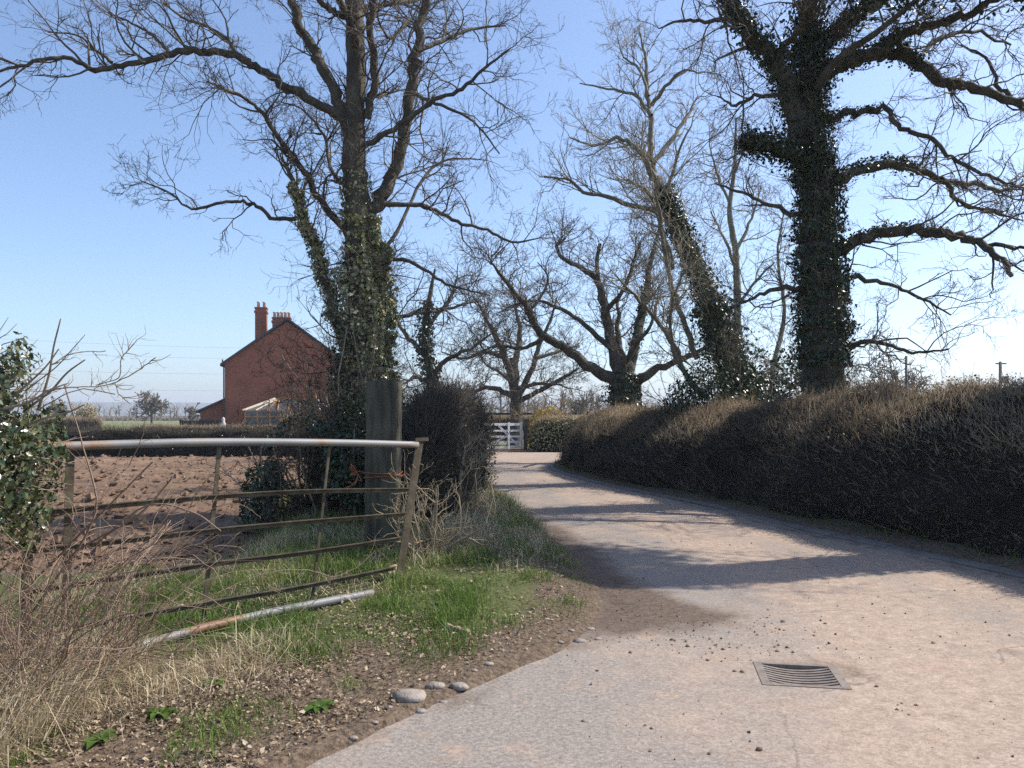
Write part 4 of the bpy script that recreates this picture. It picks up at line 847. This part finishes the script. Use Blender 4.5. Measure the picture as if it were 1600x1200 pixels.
rock('cobble', 717, 1080, .044, 3, 'stone', label='flat pale cobble, rightmost of the three big ones', group='cobbles on the verge edge')
for i, (x, y, r) in enumerate([(657, 1113, .024), (693, 1098, .019), (608, 1112, .016), (748, 1078, .02), (763, 1046, .026), (741, 1056, .016), (586, 1136, .014), (905, 1003, .033), (922, 984, .026), (893, 992, .02), (876, 1009, .016), (934, 999, .022), (552, 1158, .018), (728, 1097, .012), (842, 1003, .014)]):
    rock('cobble', x, y, r, 20+i, 'stone', label='small pale stone half sunk in the dirt beside the lane', group='small stones beside the lane')
for i, (x, y, r) in enumerate([(1186, 1171, .014), (1160, 1050, .014), (1148, 1049, .012), (1215, 1018, .014), (1224, 972, .018), (1106, 1032, .012), (912, 1127, .01), (985, 1020, .012), (1130, 1015, .012), (1290, 975, .012), (1075, 1010, .014), (1050, 1000, .014), (1370, 1073, .01), (1272, 994, .012)]):
    rock('mud_clod', x, y, r, 60+i, 'clod', .8, 'small brown mud clod lying on the bare lane surface', 'clod', 'mud clods on the lane', 1.1)
rng = np.random.default_rng(77)
n = 2600; mb = MB(); cx = np.r_[rng.normal(1.15, .55, n//2), rng.uniform(.2, 4.6, n//2)]; cy = np.r_[rng.normal(6.0, .75, n//2), 3.2+rng.random(n//2)**1.3*9]
k = (cx > XL(cy)) & (cx < XR(cy)) & (vnoise(cx*1.3, cy*1.3, 17) > .35) & (np.hypot(cx-DR[0], cy-DR[1]) > .34); cx, cy = cx[k], cy[k]; r = rng.gamma(2, .0022, len(cx)).clip(.002, .012)
lumps(mb, np.column_stack([cx, cy, HR(cx, cy)+r*.4]), r, rng); stuff(tag(mb.build('grit', M['clod'], smooth=False), 'loose grit and crumbs of mud scattered on the lane', 'grit', kind='stuff'))

def scatter(n, x0, x1, y0, y1, dens, rng):
    x = rng.uniform(x0, x1, n); y = y0+(y1-y0)*rng.random(n)**1.25; k = rng.random(n) < dens(x, y); return x[k], y[k]
# where the verge plants grow
def d_green(x, y):
    dl = XL(y)-x; cl = vnoise(x*2.3, y*2.3, 12)
    front = sstep(.75, 1.25, dl+.5*(cl-.5))*sstep(4.5, 5.1, y)*sstep(8.6, 7.6, y)
    bank = .5*sstep(.02, .3, dl)*sstep(5.6, 6.4, y)*sstep(1.6, .5, dl)*(y < 14)
    near2 = .45*sstep(.35, .6, dl)*sstep(.52, .62, cl)*(y < 6)
    near = near2+.75*sstep(.9, 1.4, dl)*sstep(5, 4.2, y)*sstep(.4, .5, cl)
    pl_ = y-4.83-(x+2.44)*1.37; pipe = 1-sstep(-.28, -.14, pl_)*sstep(.12, .04, pl_)*(x > -2.65)*(x < -1.05)
    return np.clip(np.maximum(np.maximum(front, bank*.9), near), 0, 1)*sstep(.2, .5, cl)*(.15+.85*pipe)
x, y = scatter(200000, -3.6, 1.0, 3.1, 14, d_green, rng); nb = len(x)
mb = MB(); h = rng.gamma(3, .026, nb).clip(.02, .18)*(.25+1.6*vnoise(x*4.5, y*4.5, 14)**1.6); lean = rng.normal(size=(nb, 3))*.6; lean[:, 2] = 0
blades(mb, np.column_stack([x, y, H(x, y)-.008]), h, lean, np.full(nb, .0026)*(.7+y*.06), rng, np.clip(rng.random(nb)*.75+.5*(vnoise(x*1.2, y*1.2, 33)-.45), 0, 1)); stuff(tag(mb.build('verge_grass', M['grass']), 'short green grass on the verge in front of the gate', 'grass', kind='stuff'))
def d_straw(x, y):
    dl = XL(y)-x; cl = vnoise(x*2.0+5, y*2.0, 15); c1 = sstep(1.1, 1.9, dl)*sstep(5.3, 4.6, y); c2 = np.exp(-((x+.55)/.55)**2-((y-8.2)/.8)**2); c3 = .95*sstep(.05, .4, dl)*sstep(1.6, .8, dl)*sstep(6.8, 8.5, y); c4 = .25*sstep(1.5, 2.2, dl)*sstep(5.5, 7, y); pl_ = y-4.83-(x+2.44)*1.37; c1 = c1*(1-sstep(-.6, -.35, pl_)*sstep(.2, .05, pl_)*(x > -2.55))
    return np.clip(np.maximum.reduce([c1, c2, c3, c4*(cl > .5)]), 0, 1)*sstep(.22, .5, cl)
x, y = scatter(170000, -3.8, .9, 2.6, 14, d_straw, rng); nb = len(x); dl = XL(y)-x
mb = MB(); h = rng.uniform(.06, .24, nb)*(.5+vnoise(x*2, y*2, 16))*np.where(y < 5.4, .7+.55*sstep(1.2, 2.2, dl), .8); lean = rng.normal(size=(nb, 3))*np.where(rng.random((nb, 1)) < .5, 1.25, .5); lean[:, 2] = 0
blades(mb, np.column_stack([x, y, H(x, y)-.008]), h, lean, np.full(nb, .0028)*(.7+y*.06), rng, rng.random(nb)); stuff(tag(mb.build('dry_grass', M['straw']), 'bleached dry grass and old stalks on the verge', 'grass', kind='stuff'))
def d_lit(x, y):
    dl = XL(y)-x; return sstep(.1, .4, dl)*np.where(y < 6, sstep(2.6, 1.2, dl), .25)*(.25+.75*sstep(.35, .6, vnoise(x*2.5, y*2.5, 18)))
x, y = scatter(110000, -2.6, .9, 3.1, 9.5, d_lit, rng); nb = len(x)
mb = MB(); c = np.column_stack([x, y, H(x, y)+rng.uniform(.002, .02, nb)]); leaves(mb, c, np.tile([0, 0, 1.], (nb, 1)), rng.gamma(3, .0058, nb).clip(.006, .04), rng, droop=0, aspect=.6); stuff(tag(mb.build('leaf_litter', M['litter']), 'pale dead leaves strewn over the verge dirt', 'leaves', kind='stuff'))
# rough grass under the long hedge and in the gateway
def d_r(x, y): dr = x-XR(y); return .5*sstep(.12, .25, dr)*sstep(.55, .35, dr)
x, y = scatter(46000, .9, 7, 3, 24, d_r, rng); nb = len(x); mb = MB(); lean = rng.normal(size=(nb, 3))*.5; lean[:, 2] = 0
blades(mb, np.column_stack([x, y, H(x, y)-.01]), rng.uniform(.06, .2, nb), lean, np.full(nb, .003), rng, rng.random(nb)*.6); stuff(tag(mb.build('hedge_bottom_grass', M['grass']), 'dark grass along the foot of the long hedge', 'grass', kind='stuff'))
def d_f(x, y): return sstep(-1.2, -1.9, x)*sstep(-3.4, -2.6, x+.25*(y-9))*(.3+.7*vnoise(x*1.5, y*1.5, 19))
x, y = scatter(30000, -7, -1.2, 6.6, 16, d_f, rng); nb = len(x); mb = MB(); lean = rng.normal(size=(nb, 3))*.5; lean[:, 2] = 0
blades(mb, np.column_stack([x, y, np.maximum(H(x, y), HF(x, y))-.01]), rng.uniform(.08, .32, nb), lean, np.full(nb, .0035), rng, .55+.45*rng.random(nb)); stuff(tag(mb.build('gateway_grass', M['grass']), 'long rough grass in the shade behind the gate', 'grass', kind='stuff'))

# broad-leaved weeds on the verge
for i, (px_, py_, lb) in enumerate(((500, 1114, 'bright green dock leaf rosette in the leaf litter near the lane edge'), (160, 1165, 'leafy weed in the straw at the bottom left'), (330, 1080, 'leafy weed between dry grass and leaf litter'), (770, 905, 'small leafy weed on the bank below the sapling'), (690, 960, 'small leafy weed at the right end of the green turf'), (250, 1130, 'leafy weed at the edge of the dry grass'))):
    x, y = G(px_, py_); z = float(H(x, y)); w_ = thing('weed', lb, 'weed', (x, y, z)); q_ = np.random.default_rng(300+i)
    for k in range(7):
        a = k*.9+q_.random()*.5; l = q_.uniform(.05, .1); wd_ = l*.28; u_ = np.array([math.cos(a), math.sin(a), 0]); v_ = np.array([-u_[1], u_[0], 0]); c = np.array([x, y, z]); mb = MB()
        mb.add(np.array([c+(0, 0, .005), c+u_*l*.35+v_*wd_+(0, 0, .03), c+u_*l*.4+(0, 0, .022), c+u_*l*.35-v_*wd_+(0, 0, .03), c+u_*l*.8+v_*wd_*.8+(0, 0, .03), c+u_*l*.8+(0, 0, .02), c+u_*l*.8-v_*wd_*.8+(0, 0, .03), c+u_*l*1.15+(0, 0, .008)]), [[0, 2, 1], [0, 3, 2], [1, 2, 5], [1, 5, 4], [2, 3, 6], [2, 6, 5], [4, 5, 7], [5, 6, 7]], .02+.12*q_.random()); mb.build('leaf', M['grass'], w_)
# bare sapling right of the gate
rs = np.random.default_rng(91)
sx, sy = G(716, 850); sz = float(H(sx, sy)); sap = thing('sapling', 'bare forked sapling in front of the lane hedge', 'sapling', (sx, sy, sz)); d_ = sy
SL = []
for pp, dd in (([(716, 858, 4.4), (714, 800, 3.8), (718, 750, 3.2), (724, 715, 2.4), (728, 690, 1.2)], 0), ([(715, 800, 2), (738, 765, 1.6), (745, 735, 1.2), (765, 700, .8)], -.2), ([(717, 770, 2), (695, 735, 1.6), (688, 705, 1.2), (668, 690, .8)], .15), ([(718, 750, 1.6), (735, 725, 1.2), (752, 720, .8)], .2), ([(714, 815, 1.6), (690, 775, 1.2), (675, 755, .8)], -.2), ([(716, 790, 1.6), (745, 770, 1.2), (775, 748, .8)], .1)):
    L = trace(rs, pp, d_, dd, .2); SL.append(L)
mb = MB(); tubes(mb, SL[0].p, SL[0].r, 7); mb.build('stem', M['stem'], sap)
for L in SL[1:]: mb = MB(); tubes(mb, L.p, L.r, 5); mb.build('branch', M['stem'], sap)
mb = MB(); twigs(mb, rs, np.concatenate([l.p for l in SL]), np.concatenate([l.t for l in SL]), np.concatenate([l.r for l in SL]), 55, (.15, .42), (3, 2, 2), rmin=.0018, wob=.14, trop=.06); mb.build('twigs', M['stem'], sap)
bush('dead_stems', 'pale dead stems tangled at the foot of the gate stile', (-.78, 7.75), .42, .4, .75, 92, 60, (3, 2, 2), 'straw', (.2, .5), stems=16, rmin=.0018, cat='stems')

# ------------------------------------------------------------------ foreground left: ivy hedge end and bramble
ri = np.random.default_rng(95)
ivh = thing('ivy_hedge', 'ivy-covered hedge end with cut branches at the left edge', 'hedge', (-2.75, 3.9, 0.))
cI = np.array([-2.8, 3.85, 1.34]); rI = np.array([.56, .55, .72])
mb = MB()
import bmesh
bm = bmesh.new(); bmesh.ops.create_icosphere(bm, subdivisions=3, radius=1); V_ = np.array([v.co[:] for v in bm.verts]); F_ = np.array([[v.index for v in f.verts] for f in bm.faces]); bm.free()
k = .6*(1+.4*(fbm(V_[:, 0]*2+5, V_[:, 1]*2+V_[:, 2]*2.3, 23)-.45)); mb.add(cI+V_*k[:, None]*rI, F_); mb.build('inside', M['hedge_shade'], ivh)
mb = MB(); n = 650; d = norm(ri.normal(size=(n, 3))); p0 = cI+d*rI*.75; dd = norm(d+ri.normal(size=(n, 3))*.7+np.array([.1, 0, .35])); L_ = ri.uniform(.1, .3, n)
pts_, rd_ = grow(ri, p0, dd, L_, ri.uniform(.002, .005, n), np.full(n, .001), 4, .2, .02); tubes(mb, pts_, rd_, 4, rnd=ri.random(n)); stuff(mb.build('twigs', M['stem'], ivh))
# cut hedge stems sticking out
for a, b, r in (((60, 640, 3.9), (95, 498, 3.75), .013), ((20, 620, 3.7), (92, 545, 3.6), .011), ((40, 610, 3.8), (133, 523, 3.6), .006), ((40, 640, 3.8), (133, 562, 3.6), .012), ((0, 640, 3.6), (108, 598, 3.6), .012), ((40, 665, 3.7), (132, 632, 3.5), .012)):
    A0, B0 = W(*a), W(*b); P_ = catmull(np.array([A0, A0*.6+B0*.4+ri.normal(size=3)*.009, A0*.3+B0*.7+ri.normal(size=3)*.009, B0]), 4); mb = MB(); tubes(mb, P_, .55*np.linspace(r, r*.45, len(P_)), 7, cap=True, rough=.15, rng=ri); mb.build('cut_branch', M['stem'], ivh)
mb = MB(); LT = [trace(ri, pp, 3.7, dd, .5) for pp, dd in (([(70, 610, 1.8), (120, 605, 1.5), (175, 600, 1.2), (215, 580, .9), (243, 560, .6)], -.2), ([(150, 602, 1.2), (185, 590, 1), (190, 560, .8), (207, 538, .5)], -.1), ([(80, 570, 1.6), (115, 552, 1.2), (165, 548, .7)], .1), ([(180, 598, 1), (185, 615, .8), (205, 632, .5)], 0), ([(60, 640, 1.6), (120, 610, 1.2), (178, 615, .8)], -.2))]
for L in LT: tubes(mb, L.p, np.maximum(L.r*.62, .0011), 5)
twigs(mb, ri, np.concatenate([l.p for l in LT]), np.concatenate([l.t for l in LT]), np.concatenate([l.r for l in LT]), 40, (.04, .12), (2, 2), rmin=.0008, wob=.15); mb.build('long_twigs', M['stem'], ivh)
# the small leaves as a mass, the largest ones each on their own
n = 15000; d = norm(ri.normal(size=(n, 3))); cl = vnoise(d[:, 0]*3+d[:, 1]*2, d[:, 2]*4, 8); kk = cl > .2; d = d[kk]; mb = MB(); leaves(mb, cI+d*rI*ri.uniform(.66, 1.05, (len(d), 1)), d, ri.uniform(.022, .042, len(d)), ri); stuff(mb.build('small_leaves', M['ivy_bush'], ivh))
lobe = np.array([(0, 0, 0), (.16, .42, .03), (.48, .38, .02), (.34, .02, -.02), (.5, -.3, .02), (.12, -.34, .03), (0, -.78, -.04), (-.12, -.34, .03), (-.5, -.3, .02), (-.34, .02, -.02), (-.48, .38, .02), (-.16, .42, .03)])
lm_ = MB(); lm_.add(np.vstack([lobe, [(0, -.1, -.03)]]), [[12, i, (i+1) % 12] for i in range(12)], .55); leaf_me = lm_.mesh('leaf', M['ivy'], smooth=True)
lm2 = MB(); lm2.add(np.vstack([lobe, [(0, -.1, -.03)]]), [[12, i, (i+1) % 12] for i in range(12)], .95); leaf_me2 = lm2.mesh('leaf', M['ivy'], smooth=True)
cnt = 0
while cnt < 230:
    d = norm(ri.normal(size=3)); 
    if d[1] > .35 and d[0] < .5: continue
    if vnoise(d[0]*3+d[1]*2, d[2]*4, 8) < .36: continue
    p = cI+d*rI*ri.uniform(.92, 1.1); 
    if p[2] < .7: continue
    o = bpy.data.objects.new('leaf', leaf_me if ri.random() < .6 else leaf_me2); sc.collection.objects.link(o); o.parent = ivh; o.location = p-np.array(ivh['_loc'])
    nn = Vector(norm(d+ri.normal(size=3)*.45)); o.rotation_euler = (nn.to_track_quat('Z', 'Y').to_matrix()@Matrix.Rotation(ri.normal()*.6, 3, 'Z')).to_euler(); s = ri.uniform(.032, .055); o.scale = (s, s, s); cnt += 1

br = thing('bramble', 'tangle of pinkish bramble canes and dead stalks in front of the gate hinge', 'bramble', (-2.3, 4.2, 0.)); rb = np.random.default_rng(97)
mb = MB(); n = 220; x = rb.uniform(-3.1, -1.95, n); y = rb.uniform(3.6, 4.75, n); p0 = np.column_stack([x, y, H(x, y)]); an = rb.normal(.2, 1.4, n)
x = np.minimum(x, -2.3+.1*(y-3.6)); p0[:, 0] = x
d0 = norm(np.column_stack([np.cos(an)*.55, np.sin(an)*.35-.1, rb.uniform(.6, 1.6, n)])); L_ = rb.uniform(.55, 1.4, n)
r0 = rb.uniform(.0018, .0042, n); CP, CR = grow(rb, p0, d0, L_, r0, r0*.45, 9, .13, -.1); tubes(mb, CP, CR, 5, rnd=rb.random(n)); stuff(mb.build('canes', M['cane'], br))
mb = MB(); t = CP[:, 1:]-CP[:, :-1]; twigs(mb, rb, CP[:, 1:].reshape(-1, 3), norm(t).reshape(-1, 3), np.full(n*9, .006), 430, (.12, .32), (3, 2), rmin=.0013, wob=.22, trop=0, r1max=.0028); mb.build('side_shoots', M['cane'], br)
for pp, dd in (([(150, 850, 1.6), (230, 790, 1.5), (300, 800, 1.3), (345, 830, .9)], .0), ([(60, 900, 1.6), (160, 800, 1.4), (215, 745, 1), (238, 722, .5)], .0), ([(120, 860, 1.8), (215, 805, 1.4), (262, 755, 1), (268, 745, .6)], -.1), ([(20, 1000, 2.2), (90, 900, 2), (150, 800, 1.6), (130, 700, 1.2), (100, 600, .8)], .1)):
    L = trace(rb, pp, 4.3, dd, .2); mb = MB(); tubes(mb, L.p, L.r, 6); mb.build('cane', M['cane'], br)
mb = MB(); n = 2600; x = np.minimum(rb.normal(-2.4, .33, n), -2.1-.16*rb.random(n)); y = rb.uniform(3.2, 4.5, n); h = rb.uniform(.15, .5, n); lean = rb.normal(size=(n, 3))*.75; lean[:, 2] = 0; blades(mb, np.column_stack([x, y, H(x, y)]), h, lean, np.full(n, .0026), rb, rb.random(n)); stuff(mb.build('dead_stalks', M['straw'], br))

# ------------------------------------------------------------------ the brick house
HY = 62.0; hp = lambda px, py, d=HY: ((px-800)/FPX*d, EYE+(YH-py)/FPX*d)
xl, ze = hp(347, 568); xc, zr = hp(440, 500); xr_ = 2*xc-xl; zg0 = 0.0
house = thing('brick_house', 'red-brick gabled house with two chimneys across the field', 'house', (xc, HY, zg0)); house.location.x += .45
house.rotation_euler.z = .2
mb = MB(); prism(mb, [(xl, zg0), (xr_, zg0), (xr_, ze), (xc, zr-.12), (xl, ze)], HY, HY+9.5); mb.build('wall', M['brick'], house, smooth=False)
for s in (-1, 1):
    mb = MB(); e = np.array([xc+s*(xc-xl+.32), ze-.24]); a = np.array([xc, zr+.02]); n_ = np.array([0, .16])
    prism(mb, [tuple(a-n_*.2), tuple(e-n_*.2), tuple(e+n_), tuple(a+n_)], HY-.22, HY+9.7); rf = mb.build('roof', M['roof'], house, smooth=False)
def chimney(x0, x1, y, zt, zb_, pots, nm='chimney'):
    mb = MB(); box(mb, ((x0+x1)/2, y, (zt+zb_)/2), (x1-x0, .9, zt-zb_)); box(mb, ((x0+x1)/2, y, zt-.28), (x1-x0+.14, 1.04, .16)); box(mb, ((x0+x1)/2, y, zt+.04), (x1-x0+.1, 1.0, .1)); c = mb.build(nm, M['brick'], house, smooth=False)
    for i in range(pots):
        xx = x0+(x1-x0)*(i+.5)/pots; mb = MB(); z = zt+.08; tubes(mb, np.array([(xx, y, z), (xx, y, z+.4), (xx, y, z+.42), (xx, y, z+.5)]), np.array([.13, .11, .145, .14]), 10, cap=True); p = mb.build('chimney_pot', M['pot'], c)
a, b = hp(399, 484, 64.5), hp(416, 545, 64.5); chimney(a[0]+.2, b[0]+.2, 64.5, a[1], b[1]-1, 2)
a, b = hp(424, 499, 67), hp(451, 530, 67); chimney(a[0]+.75, b[0]+.75, 67, a[1], b[1]-1, 5)
mb = MB(); c = np.array([hp(441, 537)[0], HY-.015, hp(441, 537)[1]])
for q in range(4):
    an = q*math.pi/2; p1 = c+np.array([.38*math.cos(an), 0, .5*math.sin(an)]); p2 = c+np.array([.38*math.cos(an+math.pi/2), 0, .5*math.sin(an+math.pi/2)]); bar(mb, p1, p2, .05, .07, up=(0, 0, 1))
mb.build('brick_diamond', M['brick'], house, smooth=False)
mb = MB(); xx = xl-.06; tubes(mb, np.array([(xx, HY-.08, 0), (xx, HY-.08, ze-.2), (xx-.1, HY-.08, ze+.1), (xx-.1, HY-.08, ze+.25)]), np.full(4, .055), 8); mb.build('drainpipe', M['roof'], house)
mb = MB(); x0, z0 = hp(310, 641); x1, z1 = hp(347, 622); prism(mb, [(x0, 0), (xl-.13, 0), (xl-.13, z1-.15), (x0, z0-.15)], HY+.4, HY+5); lw = mb.build('lean_to', M['brick'], house, smooth=False)
mb = MB(); prism(mb, [(x0-.3, z0-.22), (xl-.01, z1-.14), (xl-.01, z1), (x0-.3, z0-.06)], HY+.15, HY+5.2); mb.build('lean_to_roof', M['roof'], house, smooth=False)
# conservatory against the gable
cy0 = HY-3.2; q = lambda px, py, d=cy0: np.array([(px-800)/FPX*d, d, EYE+(YH-py)/FPX*d])
con = thing('conservatory', 'timber-framed conservatory with pale roof bars against the brick gable', 'conservatory', (xc, HY, 0.)); con.rotation_euler.z = .2; con.location.x += .45
xa, xb = q(362, 0)[0], q(492, 0)[0]; zt = q(0, 642)[2]
mb = MB(); box(mb, ((xa+xb)/2, cy0+.06, .3), (xb-xa, .12, .6)); mb.build('dwarf_wall', M['brick'], con, smooth=False)
xs_ = np.linspace(xa, xb, 8)
for x in xs_: mb = MB(); bar(mb, (x, cy0+.05, .6), (x, cy0+.05, zt), .11, .11, up=(0, 1, 0)); mb.build('post', M['timber'], con, smooth=False)
for x0, x1 in zip(xs_[:-1], xs_[1:]): mb = MB(); box(mb, ((x0+x1)/2, cy0+.05, (zt+.6)/2), (x1-x0-.11, .02, zt-.6)); mb.build('window_pane', M['glass'], con, smooth=False)
for z in (zt, .63, zt-.42): mb = MB(); bar(mb, (xa-.08, cy0-.01, z), (xb+.08, cy0-.01, z), .09, .09); mb.build('frame_rail', M['timber'], con, smooth=False)
ridge0, ridge1 = q(420, 622, HY-1.6), q(476, 624, HY-1.6)
for i, x in enumerate(np.linspace(xa, xb, 9)):
    tx = np.clip(x, ridge0[0]-1.2+.4*i, ridge1[0]); t_ = np.array([min(max(x, ridge0[0]), ridge1[0]), HY-1.6, ridge0[2]]); mb = MB(); bar(mb, (x, cy0, zt+.06), t_, .06, .07); mb.build('roof_bar', M['rafter'] if i < 2 or i > 6 else M['timber'], con, smooth=False)
mb = MB(); bar(mb, q(358, 641, cy0-.05), q(415, 622, HY-1.65), .12, .1); mb.build('roof_edge', M['rafter'], con, smooth=False)
mb = MB(); bar(mb, ridge0, ridge1, .1, .1); mb.build('ridge_bar', M['timber'], con, smooth=False)
mb = MB(); tubes(mb, np.array([ridge1, ridge1+np.array([0, 0, .15]), ridge1+np.array([0, 0, .25]), ridge1+np.array([0, 0, .5])]), np.array([.1, .06, .1, .015]), 8); mb.build('finial', M['timber'], con)
mb = MB(); V = np.array([(xa, cy0+.02, zt+.02), (xb, cy0+.02, zt+.02), ridge1-(0, 0, .05), ridge0-(0, 0, .05)]); mb.add(V, [[0, 1, 2, 3]]); mb.add(np.array([(xa, cy0+.02, zt+.02), ridge0-(0, 0, .05), (xa, HY-.05, zt+.02)]), [[0, 1, 2]]); mb.build('roof_glass', M['glass'], con, smooth=False)
# garden fence, ornament
gf = thing('garden_fence', 'dark close-boarded fence left of the house', 'fence', (float(q(312, 0, 60)[0]), 60., 0.))
bx = np.arange(q(281, 0, 60)[0], q(346, 0, 60)[0], .3)
for x in bx: mb = MB(); box(mb, (x+.145, 60, .58), (.28, .03, 1.16+.0*x)); mb.build('board', M['dark_fence'], gf, smooth=False)
for x in (bx[0], bx[len(bx)//2], bx[-1]+.3): mb = MB(); box(mb, (x, 60.09, .62), (.1, .1, 1.24)); mb.build('fence_post', M['dark_fence'], gf, smooth=False)
o_ = q(349, 0, 59); mb = MB(); tubes(mb, np.array([(o_[0], 59, 0), (o_[0], 59, .3), (o_[0], 59, .35), (o_[0], 59, .9), (o_[0], 59, 1.1), (o_[0], 59, 1.3), (o_[0], 59, 1.42)]), np.array([.22, .2, .14, .2, .1, .13, .03]), 10); tag(mb.build('garden_ornament', M['statue'], loc=(o_[0], 59, 0)), 'small pale garden ornament at the corner of the house', 'ornament')

# ------------------------------------------------------------------ white gate at the bend
gy_ = 34.6; wg = thing('white_gate', 'white five-barred wooden gate at the end of the lane', 'gate', (float(W(816, 0, gy_)[0]), gy_, 0.)); wg.rotation_euler.z = .5; x1 = W(816, 0, gy_)[0]; x0 = x1-2.9; zt = 1.15
zgb = .06
for i, z in enumerate((.1, .33, .56, .81, 1.08)): mb = MB(); box(mb, ((x0+x1)/2, gy_, z+zgb), (x1-x0, .03, .085 if i < 4 else .11)); mb.build('bar', M['white'], wg, smooth=False)
for x in (x0+.05, x1-.05, x1-.68, x1-1.75): mb = MB(); box(mb, (x, gy_-.033, .6+zgb), (.09, .03, 1.14)); mb.build('upright', M['white'], wg, smooth=False)
for a, b in (((x1-1.15, 1.05), (x1-.15, .12)), ((x1-1.75, .12), (x1-.7, .6))): mb = MB(); bar(mb, (a[0], gy_+.033, a[1]+zgb), (b[0], gy_+.033, b[1]+zgb), .03, .085); mb.build('brace', M['white'], wg, smooth=False)
for x, lb in ((x1+.14, 'brown wooden post at the right end of the white gate'), (x1-3.04*math.cos(.5), 'brown wooden post at the hidden end of the white gate')):
    gy_ = 34.6 if x > x1 else 34.6-3.04*math.sin(.5)
    mb = MB(); box(mb, (x, gy_, .66), (.17, .17, 1.4)); mb.add(np.array([(x-.085, gy_-.085, 1.36), (x+.085, gy_-.085, 1.36), (x+.085, gy_+.085, 1.36), (x-.085, gy_+.085, 1.36), (x, gy_, 1.42)]), [[0, 1, 4], [1, 2, 4], [2, 3, 4], [3, 0, 4]]); tag(mb.build('white_gate_post', M['oldwood'], smooth=False, loc=(x, gy_, 0)), lb, 'post')
# dark rail fence behind
rf = thing('rail_fence', 'dark post-and-rail fence behind the garden hedge', 'fence', (0., 44., 0.))
for px in (700, 750, 808, 860, 918): c = W(px, 0, 44); mb = MB(); box(mb, (c[0], 44, .85), (.12, .12, 1.75)); mb.build('fence_post', M['dark_fence'], rf, smooth=False)
for z in (1.62, 1.1): mb = MB(); box(mb, ((W(700, 0, 44)[0]+W(918, 0, 44)[0])/2, 43.9, z), (W(918, 0, 44)[0]-W(700, 0, 44)[0], .05, .12)); mb.build('rail', M['dark_fence'], rf, smooth=False)
# poles
def pole(label, px, py_top, d, r, arms=False):
    c = W(px, py_top, d); zb = float(H(c[0], d)); root = thing('utility_pole', label, 'pole', (float(c[0]), d, zb)); mb = MB(); tubes(mb, np.array([(c[0], d, zb-.2), (c[0], d, c[2]*.5), (c[0], d, c[2])]), np.array([r*1.15, r, r*.85]), 10, cap=True); mb.build('shaft', M['pole'], root)
    if arms:
        mb = MB(); bar(mb, (c[0]-.35, d, c[2]-.15), (c[0]+.45, d, c[2]-.15), .08, .1); mb.build('crossarm', M['pole'], root, smooth=False)
        mb = MB(); box(mb, (c[0]+.32, d-.1, c[2]-1.35), (.35, .3, .5)); mb.build('switch_box', M['shed'], root, smooth=False)
    return root
pole('thin telegraph pole with a crossarm against the white sky at far right', 1563, 565, 60, .12, True)
pole('thin grey pole beyond the hedge right of the bare oak', 1416, 556, 40, .07)
pole('slim pole close to the right side of the ivy oak trunk', 1321, 588, 36, .06)
pole('brown pole standing just right of the stag-headed oak trunk', 1000, 583, 30, .075)
# power wires over the field
for i, (ya, yb) in enumerate(((520, 545), (541, 560), (569, 583), (598, 608))):
    a, b = W(-150, ya, 190), W(560, yb, 240); t = np.linspace(0, 1, 25)[:, None]; P_ = a+(b-a)*t; P_[:, 2] -= 4*1.1*(t*(1-t))[:, 0]
    mb = MB(); tubes(mb, P_, np.full(25, .022), 4); tag(mb.build('power_wire', M['wire']), ('topmost', 'second highest', 'second lowest', 'lowest')[i]+' of the four faint power wires over the field', 'wire', 'power wires over the field')
for px, d, lb in ((-150, 190, 'wire pole beyond the left edge of the picture'), (560, 240, 'wire pole hidden behind the gate oak')):
    c = W(px, 505 if px < 0 else 530, d); root = thing('wire_pole', lb, 'pole', (float(c[0]), float(d), 0.)); mb = MB(); tubes(mb, np.array([(c[0], d+.3, -.2), (c[0], d+.3, c[2])]), np.array([.3, .18]), 8, cap=True); mb.build('shaft', M['pole'], root)

# ------------------------------------------------------------------ the hazy spring air
hz = bpy.data.materials.new('haze_air'); hz.use_nodes = True; hn = hz.node_tree.nodes
for n_ in list(hn): hn.remove(n_)
pv = hn.new('ShaderNodeVolumePrincipled'); pv.inputs['Density'].default_value = HAZE; pv.inputs['Color'].default_value = (.86, .92, 1, 1); pv.inputs['Anisotropy'].default_value = .2
ho = hn.new('ShaderNodeOutputMaterial'); hz.node_tree.links.new(pv.outputs[0], ho.inputs['Volume'])
mb = MB(); box(mb, (0, 1600, 30), (9000, 9000, 74)); haze = mb.build('haze', hz, smooth=False)
tag(haze, 'thin pale haze in the air over the fields', 'haze', kind='stuff')

for o in bpy.data.objects:
    if '_loc' in o.keys(): del o['_loc']
